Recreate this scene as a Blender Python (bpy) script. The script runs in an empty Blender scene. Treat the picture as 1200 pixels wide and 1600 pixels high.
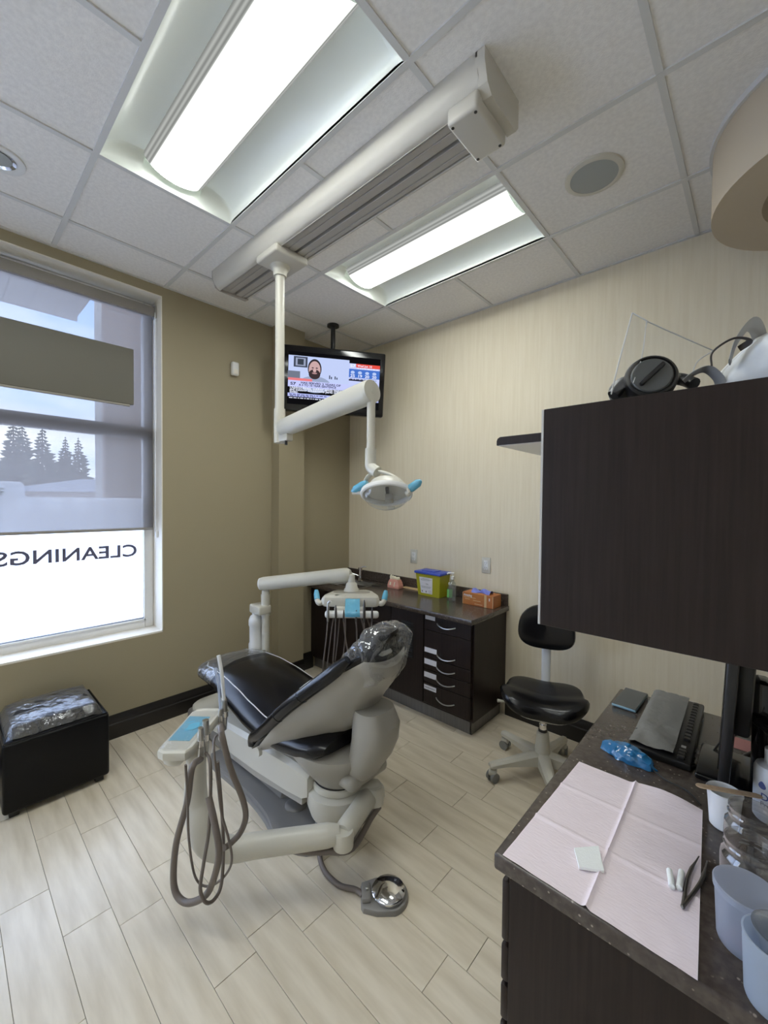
import bpy, bmesh, math, random
from mathutils import Vector, Matrix, Quaternion, noise
random.seed(7)
PI = math.pi
S = bpy.context.scene
C = S.collection
# ------------------------------------------------------------------ camera
F_PX, YAW, PITCH, ROLL, EYE = 640.42, math.radians(42.588), math.radians(-1.36), math.radians(.548), 1.55
_fw = Vector((-math.sin(YAW)*math.cos(PITCH), math.cos(YAW)*math.cos(PITCH), math.sin(PITCH)))
_r0 = Vector((math.cos(YAW), math.sin(YAW), 0)); _u0 = _r0.cross(_fw)
RT = _r0*math.cos(ROLL) + _u0*math.sin(ROLL); UP = _u0*math.cos(ROLL) - _r0*math.sin(ROLL)
cam_d = bpy.data.cameras.new('camera'); cam = bpy.data.objects.new('camera', cam_d); C.objects.link(cam)
cam_d.sensor_fit = 'VERTICAL'; cam_d.sensor_height = 36; cam_d.lens = F_PX/1600*36; cam_d.clip_start = .02
m = Matrix((RT, UP, -_fw)).transposed().to_4x4(); m.translation = (0, 0, EYE)
cam.matrix_world = m; S.camera = cam
def ray(u, v): return RT*((u-600)/F_PX) - UP*((v-800)/F_PX) + _fw
def on(u, v, ax, val):                      # the point a photo pixel shows on the plane axis = val
    d = ray(u, v); o = Vector((0, 0, EYE)); return o + d*((val-o[ax])/d[ax])
def PX(u, v, x): return on(u, v, 0, x)
def PY(u, v, y): return on(u, v, 1, y)
def PZ(u, v, z): return on(u, v, 2, z)
def PD(u, v, d): return Vector((0, 0, EYE)) + ray(u, v)*d
# ------------------------------------------------------------------ view, world
S.view_settings.view_transform = 'Standard'; S.view_settings.look = 'None'
S.view_settings.gamma = 1; S.view_settings.use_curve_mapping = False
S.view_settings.exposure = 0.15
S.cycles.use_denoising = True
S.cycles.max_bounces = 10; S.cycles.transparent_max_bounces = 16; S.cycles.sample_clamp_indirect = 0
LAMP_POWER = 30.0
SKY_POWER = 9
w = bpy.data.worlds.new('sky'); S.world = w; w.use_nodes = True
nt = w.node_tree; nt.nodes.clear()
def N(nt, t, **k):
    n = nt.nodes.new(t)
    for a, b in k.items(): setattr(n, a, b)
    return n
tc = N(nt, 'ShaderNodeTexCoord'); mp = N(nt, 'ShaderNodeMapping'); mp.inputs['Scale'].default_value = (1, 1, 3)
nz = N(nt, 'ShaderNodeTexNoise'); nz.inputs['Scale'].default_value = 2.6; nz.inputs['Detail'].default_value = 6
rp = N(nt, 'ShaderNodeValToRGB'); rp.color_ramp.elements[0].position = .4; rp.color_ramp.elements[1].position = .66
rp.color_ramp.elements[0].color = (.33, .53, 1, 1); rp.color_ramp.elements[1].color = (.93, .96, 1, 1)
bgn = N(nt, 'ShaderNodeBackground'); bgn.inputs['Strength'].default_value = SKY_POWER
wo = N(nt, 'ShaderNodeOutputWorld')
L = nt.links.new
L(tc.outputs['Generated'], mp.inputs['Vector']); L(mp.outputs['Vector'], nz.inputs['Vector']); L(nz.outputs['Fac'], rp.inputs['Fac'])
L(rp.outputs['Color'], bgn.inputs['Color']); L(bgn.outputs['Background'], wo.inputs['Surface'])

# ------------------------------------------------------------------ materials
def mat(name, col, rough=.5, metal=0, spec=.5, var=None, scale=(8, 8, 8), lo=.35, hi=.65, bump=0, bscale=None, bdist=.002, coat=0, detail=4, coords='Object', emit=0, trans=0):
    m = bpy.data.materials.new(name); m.use_nodes = True; t = m.node_tree; b = t.nodes['Principled BSDF']
    b.inputs['Base Color'].default_value = (*col, 1); b.inputs['Roughness'].default_value = rough
    b.inputs['Metallic'].default_value = metal; b.inputs['Specular IOR Level'].default_value = spec
    b.inputs['Coat Weight'].default_value = coat
    if emit: b.inputs['Emission Color'].default_value = (*col, 1); b.inputs['Emission Strength'].default_value = emit
    if trans: b.inputs['Transmission Weight'].default_value = trans
    if var or bump:
        c = N(t, 'ShaderNodeTexCoord')
    if var:
        mp = N(t, 'ShaderNodeMapping'); mp.inputs['Scale'].default_value = scale
        n = N(t, 'ShaderNodeTexNoise'); n.inputs['Scale'].default_value = 1; n.inputs['Detail'].default_value = detail
        r = N(t, 'ShaderNodeValToRGB'); r.color_ramp.elements[0].position = lo; r.color_ramp.elements[1].position = hi
        r.color_ramp.elements[0].color = (*col, 1); r.color_ramp.elements[1].color = (*var, 1)
        t.links.new(c.outputs[coords], mp.inputs['Vector']); t.links.new(mp.outputs['Vector'], n.inputs['Vector'])
        t.links.new(n.outputs['Fac'], r.inputs['Fac']); t.links.new(r.outputs['Color'], b.inputs['Base Color'])
    if bump:
        mp2 = N(t, 'ShaderNodeMapping'); mp2.inputs['Scale'].default_value = bscale or scale
        n2 = N(t, 'ShaderNodeTexNoise'); n2.inputs['Scale'].default_value = 1; n2.inputs['Detail'].default_value = 3
        bp = N(t, 'ShaderNodeBump'); bp.inputs['Strength'].default_value = bump; bp.inputs['Distance'].default_value = bdist
        t.links.new(c.outputs[coords], mp2.inputs['Vector']); t.links.new(mp2.outputs['Vector'], n2.inputs['Vector'])
        t.links.new(n2.outputs['Fac'], bp.inputs['Height']); t.links.new(bp.outputs['Normal'], b.inputs['Normal'])
    return m
def clear_mat(name, tint, gloss=.25, haze=0, rough=.05, bump=0, bscale=40, hazecol=(.8, .82, .85), rimpow=4.0):
    """thin clear plastic or glass: see-through, mirror-like at grazing angles, a little milky"""
    m = bpy.data.materials.new(name); m.use_nodes = True; t = m.node_tree; t.nodes.clear()
    o = N(t, 'ShaderNodeOutputMaterial'); tr = N(t, 'ShaderNodeBsdfTransparent'); tr.inputs[0].default_value = (*tint, 1)
    gl = N(t, 'ShaderNodeBsdfGlossy'); gl.inputs['Roughness'].default_value = rough; gl.inputs[0].default_value = (1, 1, 1, 1)
    fr = N(t, 'ShaderNodeLayerWeight'); fr.inputs['Blend'].default_value = .5
    pw = N(t, 'ShaderNodeMath', operation='POWER'); pw.inputs[1].default_value = rimpow; t.links.new(fr.outputs['Facing'], pw.inputs[0])
    ma = N(t, 'ShaderNodeMath', operation='MULTIPLY_ADD'); ma.inputs[1].default_value = .8; ma.inputs[2].default_value = gloss
    mx = N(t, 'ShaderNodeMixShader'); t.links.new(pw.outputs[0], ma.inputs[0]); t.links.new(ma.outputs[0], mx.inputs[0])
    t.links.new(tr.outputs[0], mx.inputs[1]); t.links.new(gl.outputs[0], mx.inputs[2])
    last = mx
    if haze:
        df = N(t, 'ShaderNodeBsdfTranslucent'); df.inputs[0].default_value = (*hazecol, 1)
        d2 = N(t, 'ShaderNodeBsdfDiffuse'); d2.inputs[0].default_value = (*hazecol, 1)
        a2 = N(t, 'ShaderNodeMixShader'); t.links.new(df.outputs[0], a2.inputs[1]); t.links.new(d2.outputs[0], a2.inputs[2])
        m2 = N(t, 'ShaderNodeMixShader'); m2.inputs[0].default_value = haze
        t.links.new(mx.outputs[0], m2.inputs[1]); t.links.new(a2.outputs[0], m2.inputs[2]); last = m2
    if bump:
        c = N(t, 'ShaderNodeTexCoord'); n2 = N(t, 'ShaderNodeTexNoise'); n2.inputs['Scale'].default_value = bscale; n2.inputs['Detail'].default_value = 2
        bp = N(t, 'ShaderNodeBump'); bp.inputs['Strength'].default_value = bump; bp.inputs['Distance'].default_value = .01
        t.links.new(c.outputs['Object'], n2.inputs['Vector']); t.links.new(n2.outputs['Fac'], bp.inputs['Height'])
        t.links.new(bp.outputs['Normal'], gl.inputs['Normal']); t.links.new(bp.outputs['Normal'], fr.inputs['Normal'])
    t.links.new(last.outputs[0], o.inputs[0]); return m
def screen_mat(name, col, s=1.0):
    m = bpy.data.materials.new(name); m.use_nodes = True; t = m.node_tree; t.nodes.clear()
    e = N(t, 'ShaderNodeEmission'); e.inputs[0].default_value = (*col, 1); e.inputs[1].default_value = s
    t.links.new(e.outputs[0], N(t, 'ShaderNodeOutputMaterial').inputs[0]); return m

M = {}
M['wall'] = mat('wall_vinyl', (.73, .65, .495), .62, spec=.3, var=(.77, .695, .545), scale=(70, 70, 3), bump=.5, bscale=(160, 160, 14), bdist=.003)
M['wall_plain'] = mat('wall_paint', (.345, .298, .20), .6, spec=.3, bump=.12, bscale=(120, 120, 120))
M['reveal'] = mat('reveal_paint', (.80, .76, .68), .45, bump=.1, bscale=(30, 30, 200))
M['tile'] = mat('ceiling_tile', (.80, .78, .765), .9, spec=.1, var=(.87, .85, .83), scale=(60, 60, 60), bump=.5, bscale=(190, 190, 190), bdist=.002)
M['tee'] = mat('ceiling_tee', (.66, .66, .655), .45)
M['slab'] = mat('slab', (.4, .4, .4), .9)
M['plank'] = mat('floor_plank', (.60, .52, .39), .3, spec=.5, var=(.76, .68, .545), scale=(3, 22, 1), lo=.3, hi=.66, detail=8, bump=.08, bscale=(12, 60, 1), coords='Object')
M['grout'] = mat('floor_joint', (.27, .23, .18), .8)
M['base'] = mat('baseboard_black', (.012, .010, .009), .35)
M['wood'] = mat('dark_wood', (.014, .0085, .0075), .36, spec=.3, var=(.023, .0145, .0125), scale=(120, 120, 4), bump=.08, bscale=(240, 240, 8))
M['wood_edge'] = mat('wood_edge', (.55, .53, .5), .4)
def speckle(name, c0, c1, c2, rough):
    m = bpy.data.materials.new(name); m.use_nodes = True; t = m.node_tree; b = t.nodes['Principled BSDF']; b.inputs['Roughness'].default_value = rough
    c = N(t, 'ShaderNodeTexCoord')
    n = N(t, 'ShaderNodeTexNoise'); n.inputs['Scale'].default_value = 60; n.inputs['Detail'].default_value = 5
    r = N(t, 'ShaderNodeValToRGB'); r.color_ramp.elements[0].color = (*c0, 1); r.color_ramp.elements[1].color = (*c1, 1); r.color_ramp.elements[0].position = .4; r.color_ramp.elements[1].position = .65
    v = N(t, 'ShaderNodeTexVoronoi'); v.inputs['Scale'].default_value = 75
    r2 = N(t, 'ShaderNodeValToRGB'); r2.color_ramp.elements[0].color = (1, 1, 1, 1); r2.color_ramp.elements[1].color = (0, 0, 0, 1); r2.color_ramp.elements[0].position = .12; r2.color_ramp.elements[1].position = .22
    n3 = N(t, 'ShaderNodeTexNoise'); n3.inputs['Scale'].default_value = 35
    r3 = N(t, 'ShaderNodeValToRGB'); r3.color_ramp.elements[0].position = .47; r3.color_ramp.elements[1].position = .56
    mu = N(t, 'ShaderNodeMath', operation='MULTIPLY'); mx = N(t, 'ShaderNodeMixRGB'); mx.inputs[2].default_value = (*c2, 1)
    l = t.links.new
    for k in (n, v, n3): l(c.outputs['Object'], k.inputs['Vector'])
    l(n.outputs['Fac'], r.inputs['Fac']); l(v.outputs['Distance'], r2.inputs['Fac']); l(n3.outputs['Fac'], r3.inputs['Fac'])
    l(r2.outputs['Color'], mu.inputs[0]); l(r3.outputs['Color'], mu.inputs[1]); l(mu.outputs[0], mx.inputs[0]); l(r.outputs['Color'], mx.inputs[1]); l(mx.outputs[0], b.inputs['Base Color'])
    return m
M['stone'] = speckle('counter_stone', (.058, .045, .038), (.085, .068, .058), (.28, .23, .19), .2)
M['kick'] = mat('toe_kick', (.16, .155, .15), .35, metal=.4, var=(.2, .19, .18), scale=(60, 60, 3))
M['ivory'] = mat('ivory_plastic', (.60, .58, .51), .32)
M['ivory_dark'] = mat('ivory_inset', (.34, .32, .28), .45)
M['white'] = mat('white_plastic', (.74, .74, .73), .3)
M['shell'] = mat('chair_shell', (.365, .348, .308), .3)
M['rail'] = mat('rail_ivory', (.55, .525, .47), .4)
M['rail_flat'] = mat('rail_flat', (.40, .375, .34), .45)
M['slot'] = mat('dark_slot', (.02, .02, .02), .5)
M['vinyl'] = mat('black_vinyl', (.005, .005, .0065), .24, spec=.38, bump=.06, bscale=(90, 90, 90), bdist=.001)
M['leather'] = mat('ottoman_leather', (.003, .003, .0035), .33, spec=.2, bump=.05, bscale=(90, 90, 90), bdist=.001)
M['piping'] = mat('white_piping', (.62, .62, .62), .4)
M['plate'] = mat('grey_base', (.23, .22, .21), .34)
M['hose'] = mat('hose_grey', (.15, .125, .11), .45)
M['chrome'] = mat('chrome', (.78, .78, .8), .09, metal=1)
M['steel'] = mat('steel', (.55, .55, .54), .3, metal=1)
M['dark_metal'] = mat('dark_metal', (.18, .17, .165), .32, metal=1)
M['black'] = mat('black_plastic', (.012, .012, .013), .35)
M['black_gloss'] = mat('black_gloss', (.006, .006, .007), .12)
M['rubber'] = mat('grey_rubber', (.22, .22, .21), .6)
M['blue_film'] = mat('blue_film', (.13, .42, .60), .2, spec=.6, bump=.5, bscale=(40, 40, 40), bdist=.004)
M['blue_wrap'] = mat('blue_wrap', (.025, .15, .33), .12, spec=.8, bump=.35, bscale=(60, 60, 60), bdist=.003)
M['film_white'] = clear_mat('clear_wrap', (.96, .965, .97), .08, haze=.10, rough=.06, bump=.6, bscale=24)
M['film_dark'] = clear_mat('cling_wrap', (.9, .92, .95), .10, haze=.10, rough=.12, bump=.9, bscale=35)
M['glass'] = clear_mat('window_glass', (.96, .98, .98), .02)
M['jar'] = clear_mat('jar_glass', (.90, .885, .86), .05, haze=.05, rough=.03, hazecol=(.6, .58, .56), rimpow=2.0)
M['visor'] = clear_mat('visor', (.93, .94, .94), .05, haze=.06, rough=.05)
M['tub'] = clear_mat('cloudy_tub', (.75, .78, .84), .02, haze=.5, rough=.25, hazecol=(.72, .76, .84))
M['tub2'] = clear_mat('milky_tub', (.7, .76, .84), .02, haze=.72, rough=.25, hazecol=(.68, .75, .84))
M['cup'] = mat('cup_white', (.8, .81, .82), .4)
M['paper_pink'] = mat('bib_pink', (.88, .775, .815), .85, spec=.1, bump=.5, bscale=(60, 220, 60), bdist=.002)
M['gauze'] = mat('gauze', (.90, .92, .91), .95, spec=.05, bump=.3, bscale=(300, 300, 300))
M['paper'] = mat('paper', (.75, .75, .8), .7)
M['card'] = mat('orange_card', (.50, .19, .045), .5, var=(.40, .12, .03), scale=(6, 6, 14))
M['card_tan'] = mat('tan_card', (.62, .44, .24), .6)
M['glove'] = mat('blue_glove', (.20, .24, .72), .5)
M['sharps'] = mat('sharps_yellow', (.42, .40, .02), .35)
M['sharps_lid'] = mat('sharps_lid', (.05, .09, .50), .35)
M['gum'] = mat('pink_gum', (.70, .33, .26), .4)
M['tooth'] = mat('tooth', (.80, .75, .58), .3)
M['green'] = mat('green_label', (.16, .50, .14), .45)
M['gel'] = clear_mat('clear_gel', (.86, .9, .88), .05, haze=.12, rough=.06)
M['wood_stick'] = mat('wood_stick', (.52, .37, .24), .7, var=(.6, .45, .3), scale=(80, 80, 10))
M['cloth_grey'] = mat('keyboard_cover', (.20, .197, .187), .6, bump=.9, bscale=(45, 45, 45), bdist=.003)
M['phone'] = mat('phone_slate', (.09, .095, .095), .35)
M['phone_edge'] = mat('phone_edge', (.22, .36, .44), .35)
M['ink'] = mat('ink_blue', (.10, .13, .32), .6)
M['ink_grey'] = mat('ink_grey', (.30, .30, .32), .6)
M['letters'] = mat('film_letters', (.10, .10, .16), .6)
M['pink_note'] = mat('pink_note', (.75, .35, .33), .7)
M['frame_white'] = mat('window_frame', (.80, .79, .77), .4)
M['shade_bar'] = mat('shade_bar', (.28, .26, .24), .5)
M['soffit_beige'] = mat('drop_beige', (.56, .475, .36), .65)
M['grille'] = mat('speaker_grille', (.36, .38, .37), .6, bump=.4, bscale=(400, 400, 400))
M['mask_white'] = mat('mask_white', (.74, .76, .77), .75, var=(.64, .66, .68), scale=(14, 14, 14), bump=.3, bscale=(60, 60, 60))
M['strap'] = mat('grey_strap', (.36, .36, .355), .7)
M['strap_dark'] = mat('dark_strap', (.07, .06, .055), .6)
M['board_out'] = mat('sign_back', (.165, .157, .128), .6)
M['brick'] = mat('brick', (.30, .20, .15), .9, var=(.36, .25, .19), scale=(20, 20, 20))
M['mortar'] = mat('mortar', (.55, .52, .47), .9)
M['soffit_out'] = mat('soffit_board', (.62, .6, .58), .6)
M['needles'] = mat('needles', (.045, .065, .045), .9, var=(.07, .09, .06), scale=(2, 2, 2))
M['bark'] = mat('bark', (.09, .065, .05), .9)
M['ground'] = mat('pavement', (.60, .60, .61), .9, var=(.52, .52, .53), scale=(.5, .5, .5))
M['roof'] = mat('roof_shingle', (.26, .27, .30), .9)
M['siding'] = mat('siding', (.40, .33, .28), .9)
def film_mat(name, col, transp, dif=.3):
    m = bpy.data.materials.new(name); m.use_nodes = True; t = m.node_tree; t.nodes.clear()
    o = N(t, 'ShaderNodeOutputMaterial'); tl = N(t, 'ShaderNodeBsdfTranslucent'); tl.inputs[0].default_value = (*col, 1)
    df = N(t, 'ShaderNodeBsdfDiffuse'); df.inputs[0].default_value = (*[c*.8 for c in col], 1)
    a = N(t, 'ShaderNodeMixShader'); a.inputs[0].default_value = dif; t.links.new(tl.outputs[0], a.inputs[1]); t.links.new(df.outputs[0], a.inputs[2])
    tr = N(t, 'ShaderNodeBsdfTransparent'); b = N(t, 'ShaderNodeMixShader'); b.inputs[0].default_value = transp
    t.links.new(a.outputs[0], b.inputs[1]); t.links.new(tr.outputs[0], b.inputs[2]); t.links.new(b.outputs[0], o.inputs[0]); return m
M['frost'] = film_mat('frosted_film', (.95, .96, .97), .2, .1)
M['shade'] = film_mat('shade_mesh', (.157, .140, .128), .088)
# lamp lens: tubes behind a ribbed, perforated basket, brightest over the tubes
def lens_mat():
    m = bpy.data.materials.new('lamp_lens'); m.use_nodes = True; t = m.node_tree; t.nodes.clear(); l = t.links.new
    c = N(t, 'ShaderNodeTexCoord'); sx = N(t, 'ShaderNodeSeparateXYZ'); l(c.outputs['Object'], sx.inputs[0])
    ab = N(t, 'ShaderNodeMath', operation='ABSOLUTE'); l(sx.outputs['Y'], ab.inputs[0])
    r = N(t, 'ShaderNodeMapRange'); r.inputs['From Min'].default_value = .025; r.inputs['From Max'].default_value = .108
    r.inputs['To Min'].default_value = 1; r.inputs['To Max'].default_value = .013; l(ab.outputs[0], r.inputs['Value'])
    wv = N(t, 'ShaderNodeTexWave', bands_direction='Y'); wv.inputs['Scale'].default_value = 28; l(c.outputs['Object'], wv.inputs['Vector'])
    w2 = N(t, 'ShaderNodeMapRange'); w2.inputs['To Min'].default_value = .6; w2.inputs['To Max'].default_value = 1.1; l(wv.outputs['Fac'], w2.inputs['Value'])
    mu = N(t, 'ShaderNodeMath', operation='MULTIPLY'); l(r.outputs[0], mu.inputs[0]); l(w2.outputs[0], mu.inputs[1])
    m3 = N(t, 'ShaderNodeMath', operation='MULTIPLY'); l(mu.outputs[0], m3.inputs[0]); m3.inputs[1].default_value = LAMP_POWER
    e = N(t, 'ShaderNodeEmission'); e.inputs[0].default_value = (.97, 1, .95, 1); l(m3.outputs[0], e.inputs[1])
    l(e.outputs[0], N(t, 'ShaderNodeOutputMaterial').inputs[0]); return m
M['lens'] = lens_mat()
M['troffer'] = mat('troffer_white', (.80, .84, .80), .22, spec=.5)

# ------------------------------------------------------------------ mesh helpers
WM = {}
class B:
    def __init__(s): s.bm = bmesh.new()
    def box(s, a, b, bev=0, seg=2, rot=None, about=None):
        lo = Vector([min(a[i], b[i]) for i in range(3)]); hi = Vector([max(a[i], b[i]) for i in range(3)])
        c = (lo+hi)/2; d = hi-lo
        t = bmesh.new(); bmesh.ops.create_cube(t, size=1)
        for v in t.verts: v.co = Vector((v.co.x*d.x, v.co.y*d.y, v.co.z*d.z))
        if bev: bmesh.ops.bevel(t, geom=t.edges[:], offset=min(bev, min(d)*.49), segments=seg, affect='EDGES', profile=.5)
        if rot is not None:
            for v in t.verts: v.co = rot @ v.co
        for v in t.verts: v.co += c
        s._add(t); return s
    def obox(s, c, d, rot, bev=0, seg=2):
        c = Vector(c); d = Vector(d)/2; return s.box(c-d, c+d, bev, seg, rot)
    def _add(s, t):
        m = bpy.data.meshes.new('tmp'); t.to_mesh(m); t.free(); s.bm.from_mesh(m); bpy.data.meshes.remove(m)
    def ring(s, pts): return [s.bm.verts.new(p) for p in pts]
    def loft(s, rings, cap=True, closed=True, loop=False):
        R = [s.ring(r) for r in rings]; n = len(R[0])
        pairs = list(zip(R, R[1:])) + ([(R[-1], R[0])] if loop else [])
        for a, b in pairs:
            for i in range(n if closed else n-1):
                j = (i+1) % n
                try: s.bm.faces.new((a[i], a[j], b[j], b[i]))
                except ValueError: pass
        if cap and closed and not loop:
            for r in (R[0], R[-1]):
                try: s.bm.faces.new(r)
                except ValueError: pass
        return s
    def tube(s, pts, r, seg=10, cap=True, flat=1.0):
        pts = [Vector(p) for p in pts]; n = len(pts); rs = r if isinstance(r, (list, tuple)) else [r]*n
        tang = [(pts[min(i+1, n-1)]-pts[max(i-1, 0)]).normalized() for i in range(n)]
        up = Vector((0, 0, 1)) if abs(tang[0].z) < .9 else Vector((1, 0, 0))
        x = tang[0].cross(up).normalized(); rings = []
        for i in range(n):
            if i:
                q = tang[i-1].rotation_difference(tang[i]); x = q @ x
            x = (x - tang[i]*x.dot(tang[i])).normalized(); y = tang[i].cross(x)
            rings.append([pts[i] + (x*math.cos(a)+y*math.sin(a)*flat)*rs[i] for a in (2*PI*k/seg for k in range(seg))])
        return s.loft(rings, cap)
    def cyl(s, p0, p1, r0, r1=None, seg=24, cap=True): return s.tube([p0, p1], [r0, r0 if r1 is None else r1], seg, cap)
    def lathe(s, prof, c=(0, 0, 0), seg=28, rot=None, cap=True):
        c = Vector(c); rings = []
        for r, z in prof:
            rr = []
            for k in range(seg):
                a = 2*PI*k/seg; p = Vector((max(r, 1e-5)*math.cos(a), max(r, 1e-5)*math.sin(a), z))
                rr.append(c + (rot @ p if rot is not None else p))
            rings.append(rr)
        return s.loft(rings, cap)
    def ball(s, c, r, seg=16, rot=None):
        r = (r, r, r) if not isinstance(r, (tuple, list)) else r; c = Vector(c)
        t = bmesh.new(); bmesh.ops.create_uvsphere(t, u_segments=seg, v_segments=max(6, seg*2//3), radius=1)
        for v in t.verts:
            p = Vector((v.co.x*r[0], v.co.y*r[1], v.co.z*r[2])); v.co = c + (rot @ p if rot is not None else p)
        s._add(t); return s
    def prism(s, poly, ax, a, b):
        def P(p, v):
            q = [0, 0, 0]; o = [i for i in range(3) if i != ax]; q[o[0]], q[o[1]] = p; q[ax] = v; return Vector(q)
        return s.loft([[P(p, a) for p in poly], [P(p, b) for p in poly]])
    def quad(s, *pts):
        s.bm.faces.new([s.bm.verts.new(p) for p in pts]); return s
    def grid(s, rows): return s.loft(rows, cap=False, closed=False)
def world_of(o): return WM.get(o.name, Matrix())
def obj(name, b, mt, parent=None, smooth=38, thick=0):
    if thick: bmesh.ops.solidify(b.bm, geom=b.bm.faces[:], thickness=thick)
    bmesh.ops.remove_doubles(b.bm, verts=b.bm.verts[:], dist=1e-6)
    bmesh.ops.recalc_face_normals(b.bm, faces=b.bm.faces[:])
    me = bpy.data.meshes.new(name)
    Wm = Matrix()
    if parent is not None: Wm = world_of(parent)
    elif len(b.bm.verts):
        xs = [v.co for v in b.bm.verts]; lo = [min(v[i] for v in xs) for i in range(3)]; hi = [max(v[i] for v in xs) for i in range(3)]
        Wm = Matrix.Translation(((lo[0]+hi[0])/2, (lo[1]+hi[1])/2, lo[2]))
    b.bm.transform(Wm.inverted()); b.bm.to_mesh(me); b.bm.free()
    if smooth:
        me.polygons.foreach_set('use_smooth', [True]*len(me.polygons)); me.set_sharp_from_angle(angle=math.radians(smooth))
    me.materials.append(M[mt] if isinstance(mt, str) else mt)
    o = bpy.data.objects.new(name, me); C.objects.link(o)
    if parent is not None: o.parent = parent; WM[o.name] = Wm.copy()
    else: o.matrix_world = Wm; WM[o.name] = Wm
    return o
def tag(o, label, cat, group=None):
    o['label'] = label; o['category'] = cat
    if group: o['group'] = group
    return o
def thing(name, label, cat, loc=(0, 0, 0), rotz=0, group=None, rot=None):
    o = bpy.data.objects.new(name, None); C.objects.link(o); o.empty_display_size = .05
    Wm = Matrix.Translation(loc) @ (rot.to_4x4() if rot is not None else Matrix.Rotation(rotz, 4, 'Z'))
    o.matrix_world = Wm; WM[o.name] = Wm
    return tag(o, label, cat, group)
def struct(name, b, mt, smooth=0):
    o = obj(name, b, mt, None, smooth); o['kind'] = 'structure'; return o
def sthing(name, loc=(0, 0, 0)):
    o = bpy.data.objects.new(name, None); C.objects.link(o); o.matrix_world = Matrix.Translation(loc); WM[o.name] = Matrix.Translation(loc); o['kind'] = 'structure'; return o
def lb(o, label): o['label'] = label; return o
def local(t, pts): # local -> world points
    return [world_of(t) @ Vector(p) for p in pts]
class BL(B):
    """builder in a thing's local coordinates"""
    def __init__(s, t): super().__init__(); s.t = t
def lobj(name, b, mt, parent, smooth=38, thick=0):
    b.bm.transform(world_of(parent)); return obj(name, b, mt, parent, smooth, thick)
def dup(o, parent=None, name=None):
    c = o.copy(); C.objects.link(c)
    if parent is not None: c.parent = parent
    return c
def spline(pts, n=8):
    pts = [Vector(p) for p in pts]; q = [pts[0]*2-pts[1]] + pts + [pts[-1]*2-pts[-2]]; out = []
    for i in range(1, len(q)-2):
        for k in range(n):
            t = k/n; a, b, c, d = q[i-1:i+3]
            out.append(.5*((2*b)+(c-a)*t+(2*a-5*b+4*c-d)*t*t+(3*b-a-3*c+d)*t**3))
    return out + [pts[-1]]
def lerp(xs, ys, x):
    if x <= xs[0]: return ys[0]
    for i in range(len(xs)-1):
        if x <= xs[i+1]:
            t = (x-xs[i])/(xs[i+1]-xs[i]); t = t*t*(3-2*t)*.5+t*.5; return ys[i]+(ys[i+1]-ys[i])*t
    return ys[-1]
def text_b(s, size, space=1.0, bold=0):
    cu = bpy.data.curves.new('txt', 'FONT'); cu.body = s; cu.size = size; cu.space_character = space; cu.resolution_u = 3; cu.offset = bold
    o = bpy.data.objects.new('txt', cu); C.objects.link(o); bpy.context.view_layer.update()
    me = bpy.data.meshes.new_from_object(o.evaluated_get(bpy.context.evaluated_depsgraph_get()))
    b = B(); b.bm.from_mesh(me); bpy.data.objects.remove(o); bpy.data.meshes.remove(me); bpy.data.curves.remove(cu); return b
def frame(origin, x, y):
    x = Vector(x).normalized(); y = Vector(y).normalized(); z = x.cross(y); m = Matrix((x, y, z)).transposed().to_4x4(); m.translation = origin; return m
def place_text(s, size, origin, x, y, name, mt, parent, space=1.0, bold=0, width=None):
    b = text_b(s, size, space, bold)
    if width:
        xs = [v.co.x for v in b.bm.verts]; w0 = max(xs)-min(xs)
        for v in b.bm.verts: v.co.x *= width/w0
    b.bm.transform(frame(origin, x, y)); return obj(name, b, mt, parent, 0)

# ------------------------------------------------------------------ room shell
XL, YB, XR, YF, ZC = -3.0727, 2.822, .36, -3.2, 3.02
WY0, WY1, WZ0, WZ1 = -2.9, 1.06, .625, 2.955      # window opening in the left wall, extended out of view for more daylight
XO = -3.36                                        # outer face of the left wall
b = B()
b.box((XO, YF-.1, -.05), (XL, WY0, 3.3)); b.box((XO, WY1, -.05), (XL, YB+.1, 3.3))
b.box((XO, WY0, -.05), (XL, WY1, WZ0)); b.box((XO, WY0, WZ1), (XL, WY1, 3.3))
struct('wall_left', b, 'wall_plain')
struct('wall_back', B().box((XO, YB, -.05), (XR+.1, YB+.1, 3.3)), 'wall')
struct('wall_right', B().box((XR, YF-.1, -.05), (XR+.1, YB, 3.3)), 'wall')
struct('wall_front', B().box((XL, YF-.1, -.05), (XR, YF, 3.3)), 'wall')
# square column standing out of the left wall near the corner
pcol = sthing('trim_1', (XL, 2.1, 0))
obj('pipe_chase', B().box((XL, 1.925, 0), (XL+.11, 2.181, ZC+.02)), 'wall_plain', pcol, 0)
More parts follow.
